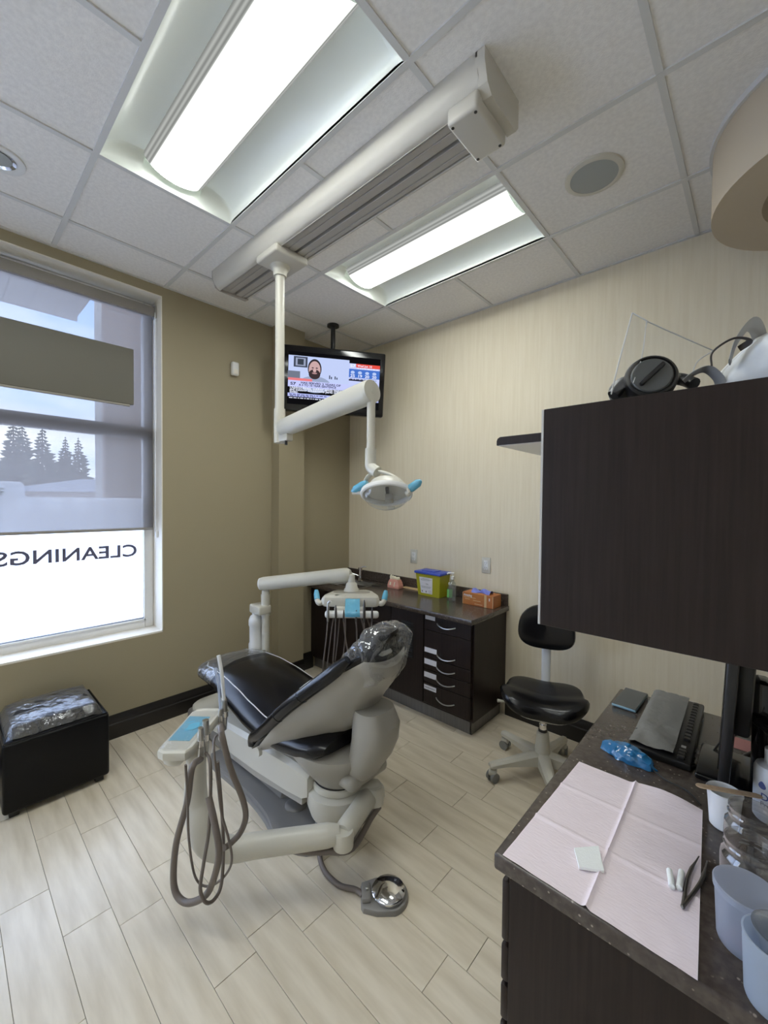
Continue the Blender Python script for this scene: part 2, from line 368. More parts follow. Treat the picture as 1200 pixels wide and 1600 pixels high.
# floor and planks
fl = struct('floor', B().box((XL, YF, -.06), (XR, YB, -.004)), 'grout')
row_off = {0: -1.784, 1: -1.682, 2: -1.243, 3: -1.305, 4: -1.18, 5: -.7545, 6: -.6815, 7: -.93, 8: -1.108, 9: -1.42, 10: -1.124, 11: -1.04, 12: -1.33, 13: -1.2, 14: -1.5, 15: -1.31, 16: -1.08, 17: -1.2, -1: -1.45, -2: -1.3, -3: -1.6, -4: -1.15}
base_plank = None; PW, PL = .1475, .6
rw = random.Random(3)
for k in range(-23, 18):
    y0 = .282+PW*k; y1 = min(y0+PW, YB)
    off = row_off.get(k, -1.2)
    x = off-PL*math.ceil((off-XL)/PL)
    while x < XR-.01:
        a, c = max(x, XL), min(x+PL, XR); x += PL
        if c-a < .02 or y1-y0 < .02: continue
        if abs(c-a-PL) < 1e-4 and abs(y1-y0-PW) < 1e-4 and base_plank:
            o = dup(base_plank, fl); o.location = base_plank.location + Vector((a-base_plank['ox'], y0-base_plank['oy'], rw.uniform(-.0003, .0003)))
        else:
            g = .0008
            bb = B().box((a+g, y0+g, -.004), (c-g, y1-g, 0), .0007, 1)
            ctr = Vector(((a+c)/2, (y0+y1)/2, 0)); bb.bm.transform(Matrix.Translation(-ctr)); bb.bm.transform(world_of(fl))
            o = obj('plank', bb, 'plank', fl, 0); o.location = ctr - world_of(fl).translation
            if base_plank is None and abs(c-a-PL) < 1e-4: base_plank = o; o['ox'] = a; o['oy'] = y0
# plank colour varies with object location
t = M['plank'].node_tree; oi = N(t, 'ShaderNodeObjectInfo'); mpn = [n for n in t.nodes if n.bl_idname == 'ShaderNodeMapping']
for n_ in mpn: t.links.new(oi.outputs['Location'], n_.inputs['Location'])
# baseboards
def baseboard(name, poly, ax, a, b_): struct(name, B().prism(poly, ax, a, b_), 'base', 30)
bp = [(0, 0), (.022, 0), (.022, .092), (.017, .1), (.017, .118), (.009, .132), (.006, .148), (0, .15)]
b = B()
for a_, c_ in ((YF, 1.925), (2.181, 2.36)): b.prism([(XL+p[0], p[1]) for p in bp], 1, a_, c_)
b.prism([(XL+.11+p[0], p[1]) for p in bp], 1, 1.925, 2.181)
struct('baseboard_left', b, 'base', 30)
b = B().prism([(YB-p[0], p[1]) for p in bp], 0, -1.35, XR)
struct('baseboard_back', b, 'base', 30)
# ceiling: slab, tees, tiles
GX, GY, G = -2.118, .469, .61
ce = struct('ceiling', B().box((XL, YF, 3.24), (XR, YB, 3.3)), 'slab')
LIGHTS = [(0, 0), (0, 2), (0, -2)]                       # troffers cover two cells each along x; the last is unseen added fill
cut = {(i+d, j) for i, j in LIGHTS for d in (0, 1)}
tile0 = None
for i in range(-2, 5):
    for j in range(-7, 5):
        a, c, d, e = max(GX+G*i, XL), min(GX+G*(i+1), XR), max(GY+G*j, YF), min(GY+G*(j+1), YB)
        if c-a < .03 or e-d < .03 or (i, j) in cut: continue
        ctr = Vector(((a+c)/2, (d+e)/2, ZC+.004)); full = abs(c-a-G) < 1e-4 and abs(e-d-G) < 1e-4
        if full and tile0: o = dup(tile0, ce)
        else:
            bb = B().box((a+.006, d+.006, ZC+.004), (c-.006, e-.006, ZC+.02), .003, 1)
            bb.bm.transform(Matrix.Translation(-ctr)); bb.bm.transform(world_of(ce)); o = obj('ceiling_tile', bb, 'tile', ce, 0)
            if full: tile0 = o
        o.location = ctr - world_of(ce).translation
for i in range(-1, 5):
    x = GX+G*i
    if x > XR: continue
    for j in range(-7, 5):
        d, e = max(GY+G*j, YF), min(GY+G*(j+1), YB)
        if e-d < .03: continue
        if i == 1 and (0, j) in cut: continue
        obj('tee', B().box((x-.0115, d+.0115, ZC-.002), (x+.0115, e-.0115, ZC+.012)), 'tee', ce, 0)
for j in range(-6, 4):
    y = GY+G*j
    obj('tee', B().box((XL, y-.0115, ZC-.003), (XR, y+.0115, ZC+.012)), 'tee', ce, 0)
obj('wall_angle', B().box((XL, YF, ZC-.002), (XL+.018, YB, ZC+.012)), 'tee', ce, 0)
obj('wall_angle', B().box((XL, YB-.018, ZC-.002), (XR, YB, ZC+.012)), 'tee', ce, 0)
# curved drop hanging from the ceiling at the right
dc = Vector((.27, 2.27)); dr = .455
drop = sthing('trim_2', (XR, 2.27, 2.78))
def ringseg(r0, r1, z0, z1):
    b = B(); rows = []
    for k in range(49):
        a = PI*.36+PI*1.28*k/48
        def q(r, z): return Vector((min(dc.x+r*math.cos(a), XR-.001), dc.y+r*1.0*math.sin(a), z))
        rows.append([q(r0, z0), q(r1, z0), q(r1, z1), q(r0, z1)])
    return b.loft(rows)
obj('drop_ring', ringseg(dr-.16, dr, 2.74, 3.0), 'soffit_beige', drop)
obj('reveal_strip', ringseg(dr-.02, dr+.012, 3.0, ZC+.004), 'tee', drop)

# ------------------------------------------------------------------ window
win = sthing('window_1', (-3.27, 0, WZ0))
XW = -3.27
def wb(name, a, c, mt='frame_white', bev=.004): return obj(name, B().box(a, c, bev), mt, win, 30)
lin = B().box((XO, WY0, WZ0), (XL+.001, WY1, WZ0+.012)); lin.box((XO, WY1-.006, WZ0), (XL+.001, WY1, WZ1)); lin.box((XO, WY0, WZ1-.006), (XL+.001, WY1, WZ1))
obj('reveal', lin, 'reveal', win, 0)
for nm, a, c in (('jamb', (XW-.04, WY1-.062, WZ0+.012), (XW+.03, WY1-.007, WZ1-.007)), ('jamb', (XW-.04, WY0, WZ0), (XW+.03, WY0+.06, WZ1)),
                 ('mullion', (XW-.041, -.95, WZ0+.012), (XW+.0305, -.89, WZ1-.007)), ('bottom_rail', (XW-.04, WY0+.061, WZ0+.01), (XW+.0295, WY1-.0625, .702)), ('transom', (XW-.04, WY0+.061, 1.985), (XW+.0295, WY1-.0625, 2.068)), ('top_rail', (XW-.04, WY0+.061, 2.88), (XW+.0295, WY1-.0625, WZ1-.007))):
    wb(nm, a, c)
obj('glazing_bead', B().box((XW+.03, WY0, .690), (XW+.04, WY1-.05, .700)).box((XW+.03, WY1-.07, .69), (XW+.04, WY1-.06, 1.99)), 'frame_white', win, 0)
obj('gasket', B().box((XW+.005, WY0, .7005), (XW+.028, WY1-.062, .7045)).box((XW+.005, WY1-.0665, .70), (XW+.028, WY1-.062, 1.985)), 'black', win, 0)
for z0_, z1_ in ((.70, 1.99), (2.06, 2.9)): obj('pane', B().quad((XW-.01, WY0, z0_), (XW-.01, WY1-.06, z0_), (XW-.01, WY1-.06, z1_), (XW-.01, WY0, z1_)), 'glass', win, 0)
BAY = -.92                                        # nearer bay beyond the mullion
poly = [(BAY, .705), (WY1-.064, .705), (WY1-.064, 1.562), (.365, 1.562), (.356, 1.570), (.352, 1.635), (.335, 1.652), (BAY, 1.67)]
ff = B(); ff.bm.faces.new([ff.bm.verts.new((XW-.007, y_, z_)) for y_, z_ in poly]); obj('frosted_film', ff, 'frost', win, 0)
# mirrored lettering, read from outside
b = text_b('CLEANINGS', .118, 1.03, .0026)
xs = [v.co.x for v in b.bm.verts]; w0 = max(xs)
y_c = PX(215, 858, XW).y
for v in b.bm.verts: v.co.x *= .745/w0
b.bm.transform(frame(Vector((XW-.004, y_c, 1.152)), (0, -1, 0), (0, 0, 1)))
lb(obj('lettering', b, 'letters', win, 0), 'dark mirrored letters reading CLEANINGS')
lb(obj('logo_stripe', B().box((XW-.005, BAY, 1.603), (XW-.004, .262, 1.612)).box((XW-.005, BAY, 1.585), (XW-.004, .262, 1.595)).box((XW-.005, BAY, 1.57), (XW-.004, .255, 1.58)), 'green', win, 0), 'green logo stripes')
# roller shade
sh = thing('roller_shade', 'grey see-through roller shade lowered over the top half of the window', 'roller shade', (-3.19, 0, 1.34))
obj('cassette', B().box((-3.225, BAY+.01, 2.838), (-3.165, WY1-.016, 2.905), .008), 'shade_bar', sh, 30)
obj('bracket', B().box((-3.23, WY1-.016, 2.83), (-3.16, WY1-.007, 2.915), .002), 'steel', sh, 30)
obj('fabric', B().quad((-3.19, BAY+.012, 1.352), (-3.19, WY1-.024, 1.352), (-3.19, WY1-.024, 2.845), (-3.19, BAY+.012, 2.845)), 'shade', sh, 0)
obj('hem_bar', B().box((-3.196, BAY+.012, 1.338), (-3.184, WY1-.022, 1.356), .004), 'shade_bar', sh, 30)
obj('bead_chain', B().tube([(-3.15, WY1-.02, z) for z in (2.86, 2.3, 1.32)], .0022, 6), 'white', sh)
obj('chain_clip', B().box((-3.16, WY1-.022, 1.285), (-3.14, WY1-.007, 1.33), .003), 'white', sh, 30)

# ------------------------------------------------------------------ outdoors
struct('ground', B().box((-90, -70, -.5), (XO-.02, 90, -.12)), 'ground')
sa_, sb_ = PX(209, 546, -3.135), PX(209, 633, -3.135)
sg = thing('sign_board', 'long plain olive board hung across the upper window in front of the shade', 'sign', (-3.15, -.8, sb_.z))
obj('panel', B().box((-3.16, WY0+.06, sb_.z+.002), (-3.135, sa_.y, sa_.z), .004, 2), 'board_out', sg, 30)
obj('lower_lip', B().box((-3.158, WY0+.06, sb_.z-.012), (-3.140, sa_.y-.02, sb_.z+.004), .006, 2), 'ivory_dark', sg, 30)
for y_ in (-.3, -2.2): obj('hanging_cord', B().cyl((-3.148, y_, sa_.z-.002), (-3.148, y_, WZ1-.006), .0012, seg=6), 'steel', sg)

# canopy boards overhead
cn = thing('canopy', 'pale boarded canopy overhanging outside above the window', 'canopy', (-4, 0, 3.2))
for k in range(26):
    obj('soffit_board', B().box((-4.69, .872-.165*(k+1)+.004, 3.2), (-3.37, .872-.165*k, 3.23), .003, 1), 'soffit_out', cn, 0)
obj('fascia', B().box((-4.72, -3.42, 3.2), (-4.69, .89, 3.4)), 'soffit_out', cn, 0)
# brick pier
pier = thing('brick_pier', 'brown brick pier standing outside at the right end of the window', 'pier', (-4.4, 1.3, -.12))
obj('mortar_core', B().box((-4.60, 1.0, -.12), (-4.208, 1.75, 3.6)), 'mortar', pier, 0)
bk0 = None
for r in range(40):
    z = .5+r*.075
    for k in range(4):
        y = .988+k*.215-(.1 if r % 2 else 0)
        ya, yb = max(y, .988), min(y+.205, 1.76)
        if yb-ya < .04: continue
        full = yb-ya > .2
        if full and bk0: o = dup(bk0, pier); o.location = Vector((0, ya-bk0['oy'], z-bk0['oz']))
        else:
            o = obj('brick', B().box((-4.30, ya, z), (-4.2, yb, z+.064), .004, 1), 'brick', pier, 0)
            if full and not bk0: bk0 = o; o['oy'] = ya; o['oz'] = z
# spruces beyond the road
def spruce(px, dist, top_v, label, seed):
    rr = random.Random(seed); base = PD(px, 780, dist); base.z = -.2; h = PD(px, top_v, dist).z+.2
    t = thing('spruce_tree', label, 'tree', base, 0, 'spruces seen through the shade')
    obj('trunk', B().tube([base, base+Vector((0, 0, h*.97))], [.16, .02], 7), 'bark', t)
    b = B(); n = 30
    for k in range(n):
        f = k/(n-1); z = h*(.10+.88*f); R = (1-f)**.85*h*.26+.06
        m_ = max(5, int(13*(1-f))+4)
        for q in range(m_):
            a = 2*PI*(q+rr.random()*.8)/m_; L_ = R*rr.uniform(.6, 1.12); dz = -L_*.12*rr.uniform(.2, 1.6)
            c0 = base+Vector((0, 0, z)); e = c0+Vector((math.cos(a)*L_, math.sin(a)*L_, dz)); s_ = Vector((-math.sin(a), math.cos(a), 0))*(.10*L_+.05)
            mid = c0.lerp(e, .55)+Vector((0, 0, -.10*L_))
            b.bm.faces.new([b.bm.verts.new(p) for p in (c0+Vector((0, 0, .06)), mid+s_, e, mid-s_)])
            b.bm.faces.new([b.bm.verts.new(p) for p in (c0+Vector((0, 0, .1)), mid+Vector((0, 0, -.18*L_-.05)), e)])
    obj('foliage', b, 'needles', t, 0)
for px, dist, tv, lab, sd in ((22, 30, 650, 'tall dark spruce nearest the left edge of the window view', 1), (36, 33, 657, 'narrow spruce behind the tall leftmost spruce outside', 2),
                              (67, 29, 661, 'wide dark spruce in the middle of the row outside', 3), (103, 31, 682, 'shorter spruce right of the wide middle spruce outside', 4),
                              (123, 30, 683, 'rightmost spruce beside the brick pier outside', 5)):
    spruce(px, dist, tv, lab, sd)
hp = PD(112, 778, 24); ho = thing('bungalow', 'low house with grey hipped roof beyond the spruces outside', 'house', (hp.x, hp.y, -.12))
R_ = Matrix.Rotation(YAW, 3, 'Z')
def hpt(x, y, z): return Vector((hp.x, hp.y, 0))+R_ @ Vector((x, y, z))
b = B(); b.loft([[hpt(x, y, z) for x, y in ((-2.2, -2), (6, -2), (6, 3), (-2.2, 3))] for z in (-.12, 1.95)]); obj('house_wall', b, 'siding', ho, 0)
b = B(); b.loft([[hpt(x, y, 1.95) for x, y in ((-2.6, -2.4), (6.4, -2.4), (6.4, 3.4), (-2.6, 3.4))], [hpt(x, y, 2.75) for x, y in ((.2, .4), (3.8, .4), (3.8, .6), (.2, .6))]]); obj('roof', b, 'roof', ho, 0)
for x in (-1.4, .2, 1.6): obj('window', B().loft([[hpt(x+a_, -2.03, z) for a_, z in ((0, .9), (.8, .9), (.8, 1.6), (0, 1.6))], [hpt(x+a_, -2.0, z) for a_, z in ((0, .9), (.8, .9), (.8, 1.6), (0, 1.6))]]), 'reveal', ho, 0)

# ------------------------------------------------------------------ ceiling fixtures
def troffer(i, j, label):
    x0, y0 = GX+G*i+.0115, GY+G*j+.0115; x1, y1 = x0+2*G-.023, y0+G-.023; yc = (y0+y1)/2; xc = (x0+x1)/2
    t = thing('ceiling_light', label, 'ceiling light', (xc, yc, ZC), 0, 'fluorescent troffers')
    h = (y1-y0)/2
    prof = [(-h, ZC), (-h, ZC+.012)] + [(-h+.165*(1-math.cos(a)), ZC+.012+.075*math.sin(a)) for a in (PI/2*k/8 for k in range(9))] + [(-.125, ZC+.115)]
    prof = prof + [(-p[0], p[1]) for p in reversed(prof)]
    obj('reflector', B().grid([[Vector((x, yc+p[0], p[1])) for p in prof] for x in (x0, x1)]), 'troffer', t)
    for x, s in ((x0, 1), (x1, -1)):
        b = B(); rows = []
        for k in range(7):
            a = PI/2*k/6; rows.append([Vector((x+s*.05*(1-math.cos(a)), yc+p[0], min(p[1], ZC+.1)*1 if False else ZC+(p[1]-ZC)*math.sin(a)+.0)) for p in prof])
        obj('end_plate', b.grid(rows), 'troffer', t)
    ln = [(.137*math.sin(a), ZC+.098-.075*math.cos(a)) for a in (-PI/2+PI*k/20 for k in range(21))]
    o = obj('lens', B().grid([[Vector((x, yc+p[0], p[1])) for p in ln] for x in (x0+.035, x1-.035)]), 'lens', t)
    b = B()
    for x in (x0+.035, x1-.035): b.bm.faces.new([b.bm.verts.new((x, yc+p[0], p[1])) for p in ln])
    obj('lens_end', b, 'troffer', t, 0)
troffer(*LIGHTS[0], 'large lit fluorescent troffer on the window side of the ceiling track')
troffer(*LIGHTS[1], 'lit fluorescent troffer nearer the back wall, beyond the ceiling track')
troffer(*LIGHTS[2], 'lit fluorescent troffer added out of view behind the camera as fill light')
p = PZ(-4, 247, ZC); dl = thing('recessed_downlight', 'round recessed downlight in the ceiling at the left edge', 'ceiling light', (p.x, p.y, ZC))
obj('trim_ring', B().lathe([(.062, -.004), (.075, -.010), (.093, -.006), (.095, 0), (.062, 0), (.062, -.004)], (p.x, p.y, ZC+.003), 36, None, False), 'white', dl)
obj('reflector_cone', B().lathe([(.062, -.004), (.045, .003)], (p.x, p.y, ZC), 36, None, False), 'chrome', dl)
obj('lamp_face', B().lathe([(.048, .0), (.046, .003)], (p.x, p.y, ZC), 36), 'grille', dl)
sp = thing('ceiling_speaker', 'round grey-grilled speaker set in a ceiling tile', 'speaker', (-.585, 2.0, ZC))
obj('bezel', B().lathe([(.097, -.008), (.108, -.010), (.119, -.005), (.12, .003), (.097, .003), (.097, -.008)], (-.585, 2.004, ZC+.001), 40, None, False), 'ivory', sp)
obj('grille', B().lathe([(.1, .001), (.099, -.006), (.06, -.008), (0, -.009)], (-.585, 2.004, ZC), 40), 'grille', sp)
# ceiling track
TX0, TX1, TY0, TY1 = -2.62, -.715, 1.205, 1.455
tr = thing('ceiling_track', 'long ivory ceiling track with dark slots between the two troffers', 'ceiling track', ((TX0+TX1)/2, 1.33, 2.92))
cove = [(TY0, ZC+.003)] + [(TY0+.052*(1-math.cos(a)), ZC-.015-.09*math.sin(a)) for a in (PI/2*k/8 for k in range(9))] + [(TY0+.05, 2.912), (TY0+.05, 2.935), (TY0+.09, 2.96), (TY0+.09, ZC+.003)]
obj('cove_side', B().prism(cove, 0, TX0, TX1), 'rail', tr, 40)
obj('channel', B().box((TX0+.004, TY0+.05, 2.945), (TX1-.004, TY1-.01, ZC+.002)), 'slot', tr, 0)
for a_, c_ in ((.068, .098), (.101, .141), (.158, .198), (.201, .224)):
    obj('channel_strip', B().box((TX0+.002, TY0+a_, 2.925), (TX1-.004, TY0+c_, 2.95), .002, 1), 'rail_flat', tr, 0)
obj('edge_strip', B().box((TX0, TY1-.012, 2.93), (TX1, TY1, ZC+.002), .003, 1), 'rail', tr, 0)
endp = [(TY0, ZC+.003), (TY0, 2.985), (TY0+.02, 2.925), (TY0+.05, 2.9), (TY1-.02, 2.9), (TY1, 2.925), (TY1, ZC+.003)]
obj('end_cap', B().prism(endp, 0, TX1-.006, TX1+.028), 'rail', tr, 30)
obj('end_cap', B().prism([(q[0], max(q[1], 2.912)) for q in endp], 0, TX0-.008, TX0+.001), 'rail_flat', tr, 30)
cov = obj('end_cover', B().box((TX1-.125, TY0+.012, 2.862), (TX1-.004, TY1-.028, 2.925), .012, 3), 'rail', tr)
for x in (TX1-.11, TX1-.02):
    for y in (TY0+.03, TY1-.046): obj('screw', B().cyl((x, y, 2.8625), (x, y, 2.8605), .0055, seg=12), 'slot', cov)

# ------------------------------------------------------------------ dental lamp hanging from the track
PXL, PYL = -2.05, 1.335
dl = thing('dental_lamp', 'ivory dental lamp hanging on a jointed arm from the ceiling track', 'dental lamp', (PXL, PYL, 1.6))
obj('carriage', B().box((PXL-.075, TY0+.02, 2.885), (PXL+.13, TY1-.02, 2.928), .012, 3), 'rail', dl)
obj('collar', B().lathe([(.06, .03), (.046, .008), (.04, 0), (.036, -.03)], (PXL, PYL, 2.86), 28), 'ivory', dl)
j0 = Vector((PXL, PYL, 1.965))
obj('drop_pole', B().cyl((PXL, PYL, 2.87), (PXL, PYL, 2.03), .026), 'ivory', dl)
hub = B().cyl((PXL, PYL, 2.08), (PXL, PYL, 1.885), .032); hub.box((PXL, PYL-.022, 1.888), (PXL+.105, PYL+.022, 1.955), .008)
obj('pivot_hub', hub, 'ivory', dl)
ae = PY(574, 611, 1.335); ad = (ae-Vector((PXL+.03, PYL, 1.975))); an = ad.normalized(); a0 = Vector((PXL+.025, PYL, 1.965))
b = B(); side = Vector((0, 1, 0)); upv = an.cross(side) * -1
rings = []
for s_, hw, hh in ((0, .036, .04), (.02, .044, .048), (.4, .046, .05), (.8, .047, .052), (1.0, .047, .053), (1.035, .047, .053), (1.045, .044, .05)):
    c_ = a0+ad*s_
    rings.append([c_+side*hw*math.copysign(abs(math.cos(a))**.75, math.cos(a))+upv*hh*math.copysign(abs(math.sin(a))**.75, math.sin(a)) for a in (2*PI*k/24 for k in range(24))])
obj('spring_arm', b.loft(rings), 'ivory', dl)
obj('arm_end_cap', B().cyl(a0+ad*1.03, a0+ad*1.055, .054, .052, 32).cyl(a0+ad*1.055, a0+ad*1.06, .008, seg=10), 'ivory', dl)
lp = PY(580, 620, 1.335)
obj('cap_screw', B().cyl((PXL+.085, PYL-.012, 1.89), (PXL+.085, PYL-.012, 1.865), .008, seg=10), 'black', dl)
low = PY(581, 706, 1.335)
obj('lower_pole', B().cyl((lp.x, 1.335, lp.z-.02), (lp.x, 1.335, low.z), .019), 'ivory', dl)
hc = PY(604, 771, 1.335)
elb = spline([Vector((lp.x, 1.335, low.z+.015)), Vector((lp.x, 1.335, low.z-.055)), Vector((lp.x+.012, 1.333, low.z-.075)), PY(590, 738, 1.335)], 5)
obj('elbow', B().tube(elb, .026, 18), 'ivory', dl)
# head frame: across = camera-right, toward = facing the viewer and down
ac = Vector((.78, .62, .02)).normalized(); tw = Vector((.30, -.36, -.80)); tw = (tw-ac*tw.dot(ac)).normalized(); uh = tw.cross(ac)
if uh.z < 0: uh = -uh
HR = Matrix((ac, uh, tw)).transposed()      # local x across, y up-ish, z beam direction
def hd(x, y, z): return hc+HR @ Vector((x, y, z))
b = B(); rows = []
for k in range(9):
    f = k/8; rr_ = math.sin(f*PI/2); rows.append([hd(.105*rr_*math.cos(a), .085*rr_*math.sin(a), -.05*math.cos(f*PI/2)+.0) for a in (2*PI*q/32 for q in range(32))])
obj('reflector_back', B().loft(rows, cap=False), 'ivory', dl)
rim = [hd(.108*math.cos(a), .066*math.sin(a), .002) for a in (2*PI*q/40 for q in range(40))]
b = B(); b.loft([[hd((.108+r_*math.cos(c_))*math.cos(a), (.088+r_*math.cos(c_))*math.sin(a), r_*math.sin(c_)*1.6) for c_ in (2*PI*k/8 for k in range(8))] for a in (2*PI*q/40 for q in range(40)) for r_ in (.008,)], cap=False, loop=True)
obj('rim', b, 'white', dl)
rows = []
for k in range(9):
    f = k/8; rr_ = math.cos(f*PI/2); rows.append([hd(.103*rr_*math.cos(a), .083*rr_*math.sin(a)-.008*f, .07*math.sin(f*PI/2)) for a in (2*PI*q/32 for q in range(32))])
obj('clear_shield', B().loft(rows, cap=False), 'visor', dl)
hb = obj('bulb_holder', B().obox(hd(.012, -.012, .018), (.036, .04, .03), HR, .004), 'ivory_dark', dl)
obj('bulb_stem', B().obox(hd(.005, .022, .0), (.016, .045, .014), HR, .003), 'black', dl)
obj('latch', B().obox(hd(.018, -.048, .045), (.036, .016, .014), HR, .006), 'ivory', dl)
def PL_(u, v, y): return PY(u, v, y)
yk = spline([PL_(566, 772, 1.315), PL_(569, 758, 1.32), PL_(576, 744, 1.33), PL_(588, 737, 1.335), PL_(605, 740, 1.345), PL_(622, 749, 1.355), PL_(636, 763, 1.36), PL_(640, 771, 1.36)], 6)
obj('yoke', B().tube(yk, .013, 12, flat=.6), 'ivory', dl)
obj('top_shell', B().lathe([(.09, -.012), (.075, -.045), (.045, -.064), (.02, -.07), (0, -.071)], hc, 28, HR), 'ivory', dl)
for a_, c_, k_ in ((PL_(574, 754, 1.31), PL_(550, 768, 1.29), 0), (PL_(638, 766, 1.37), PL_(658, 751, 1.385), 1)):
    hnd = obj('handle', B().tube([PL_(572, 770, 1.31) if k_ == 0 else PL_(634, 772, 1.36), a_.lerp(c_, .45) if k_ else PL_(551, 770, 1.292)], [.010, .008], 12), 'ivory', dl)
    lb(obj('handle_wrap', B().tube([a_, a_.lerp(c_, .25), a_.lerp(c_, .75), c_], [.012, .019, .018, .007], 12), 'blue_film', hnd), 'pale blue barrier film')
    obj('side_pivot', B().ball(PL_(568, 772, 1.312) if k_ == 0 else PL_(638, 771, 1.362), .014, 12), 'ivory', dl)

# ------------------------------------------------------------------ television
tvl = Vector((-2.66, 2.245, 0)); fdir = Vector((-math.sin(YAW), math.cos(YAW), 0))
ang = YAW+math.radians(9.5); tvc = PD(521.5, 596.5, 3.33)
tv = thing('television', 'black flat-screen television showing news, hung from the ceiling in the corner', 'television', (tvc.x, tvc.y, tvc.z), 0, None, (Matrix.Rotation(ang, 3, 'Z') @ Matrix.Rotation(math.radians(1.6), 3, 'Y') @ Matrix.Rotation(math.radians(4), 3, 'X')))
TW, TH = .83, .515
lobj('housing', B().box((-TW/2, -.012, -TH/2), (TW/2, .06, TH/2), .012, 3), 'black_gloss', tv)
lobj('screen', B().box((-TW/2+.05, -.0135, -TH/2+.055), (TW/2-.04, -.0115, TH/2-.05)), screen_mat('tv_off', (.004, .004, .005), 1), tv, 0)
SW, SH = TW-.09, TH-.105; SX0, SZ1 = -TW/2+.05, TH/2-.05
def sxy(fx, fz): return SX0+SW*fx, SZ1-SH*fz
tvm = {}
def panel(name, x0, z0, x1, z1, col, s=1.0, d=.0145, mt=None):
    a, c = sxy(x0, z0); e, f = sxy(x1, z1); k = mt or tvm.setdefault(col, screen_mat('tv_%d' % len(tvm), col, 1))
    return lobj(name, B().quad((a, -d, c), (e, -d, c), (e, -d, f), (a, -d, f)), k, tv, 0)
panel('picture', .005, .075, .655, .66, (.50, .58, .86))
panel('caption_bar', .005, .545, .655, .67, (.52, .56, .90), d=.0152)
panel('red_bar', .005, .50, .26, .55, (.75, .20, .22), d=.0155)
panel('sidebar', .655, .13, .995, .70, (.52, .58, .90))
panel('ticker_bar', .005, .79, .995, .855, (.45, .50, .88))
panel('sidebar_low', .655, .69, .995, .79, (.52, .58, .90))
panel('weather_head', .73, .13, .995, .20, (.75, .08, .06), d=.0155)
panel('weather_strip', .655, .235, .995, .40, (.06, .16, .55), d=.0155)
panel('headline_strip', .655, .44, .9, .465, (.01, .01, .02), d=.0155)
panel('green_tag', .80, .50, .88, .56, (.02, .22, .06), d=.0155)
# the newsreader on the screen
def disc(name, cx, cz, rx, rz, col, d=.0158, seg=28, lo=0, hi=2*PI):
    k = tvm.setdefault(col, screen_mat('tv_%d' % len(tvm), col, 1)); X, Z = sxy(cx, cz)
    b = B(); b.bm.faces.new([b.bm.verts.new((X+rx*SW*math.cos(a), -d, Z+rz*SH*math.sin(a))) for a in (lo+(hi-lo)*q/seg for q in range(seg))]); return lobj(name, b, k, tv, 0)
panel('chair_picture', .0, .37, .13, .52, (.16, .18, .24), d=.0150)
panel('frame_picture', .06, .09, .205, .29, (.05, .06, .09), d=.0150); panel('frame_picture', .08, .115, .185, .265, (.30, .34, .48), d=.0152); panel('frame_picture', .10, .135, .165, .245, (.04, .05, .07), d=.0154)
disc('suit_picture', .29, .60, .17, .16, (.30, .36, .52), .0151)
panel('caption_bar', .005, .545, .655, .67, (.52, .56, .90), d=.0156)
panel('red_bar', .005, .50, .26, .548, (.75, .20, .22), d=.0159)
disc('hair_picture', .283, .30, .073, .185, (.03, .025, .03), .0157)
disc('face_picture', .283, .32, .062, .165, (.55, .36, .36), .0160)
disc('beard_picture', .283, .405, .062, .095, (.045, .03, .035), .0162)
disc('mouth_picture', .283, .385, .028, .016, (.42, .24, .25), .0164)
for x_ in (.262, .305): disc('eye_picture', x_, .285, .012, .012, (.08, .05, .06), .0164)
disc('cheek_picture', .283, .335, .018, .03, (.60, .40, .40), .0163)
for x_, h_ in ((.44, .06), (.46, .035), (.50, .05), (.52, .03)): panel('shelf_picture', x_, .46-h_, x_+.012, .47, (.05, .06, .1), d=.0152)
tw_ = screen_mat('tv_white', (.80, .84, 1), 1); td_ = screen_mat('tv_ink', (.03, .03, .09), 1)
def ttext(s, fx, fz, size, width, mt, bold=.0):
    X, Z = sxy(fx, fz); b = text_b(s, size, 1, bold); xs = [v.co.x for v in b.bm.verts]; k = width*SW/max(xs)
    for v in b.bm.verts: v.co.x *= k
    b.bm.transform(frame(Vector((X, -.0168, Z)), (1, 0, 0), (0, 0, 1))); lobj('screen_text', b, mt, tv, 0)
ttext('Outdoor fitness, outdoor sports leagues', .025, .735-.03, .026, .57, tw_, .0006); ttext('and outdoor amusements parks can open', .025, .765-.02, .026, .60, tw_, .0006); ttext('today.', .025, .785, .026, .09, tw_, .0006)
ttext('HAS SERVED 2 YEARS OF', .14, .60, .022, .43, td_, .0006); ttext('A 3 TO 10 YEAR SENTENCE', .12, .645, .022, .40, td_, .0006)
ttext('S7', .03, .635, .03, .06, td_, .001); ttext('S7', .665, .2, .03, .06, tw_, .001); ttext('Wed Jun 10', .745, .185, .022, .16, tw_, .0004)
rt = random.Random(5)
for z_, x0_, x1_, k_ in ((.81, .02, .42, td_), (.835, .03, .3, td_), (.875, .02, .6, tw_), (.425, .665, .96, td_), (.21, .745, .98, tw_)):   # print too fine to read: short dashes
    x_ = x0_
    while x_ < x1_:
        l_ = rt.uniform(.012, .04); panel('ticker_dash', x_, z_, min(x_+l_, x1_), z_+.014, None, d=.0166, mt=k_); x_ += l_+.01
for k_, n_ in enumerate(('25', '19', '20', '20')): ttext(n_, .67+k_*.08, .39, .03, .05, tw_, .0006); disc('weather_icon', .695+k_*.08, .30, .022, .03, (.45, .56, .85), .0160)
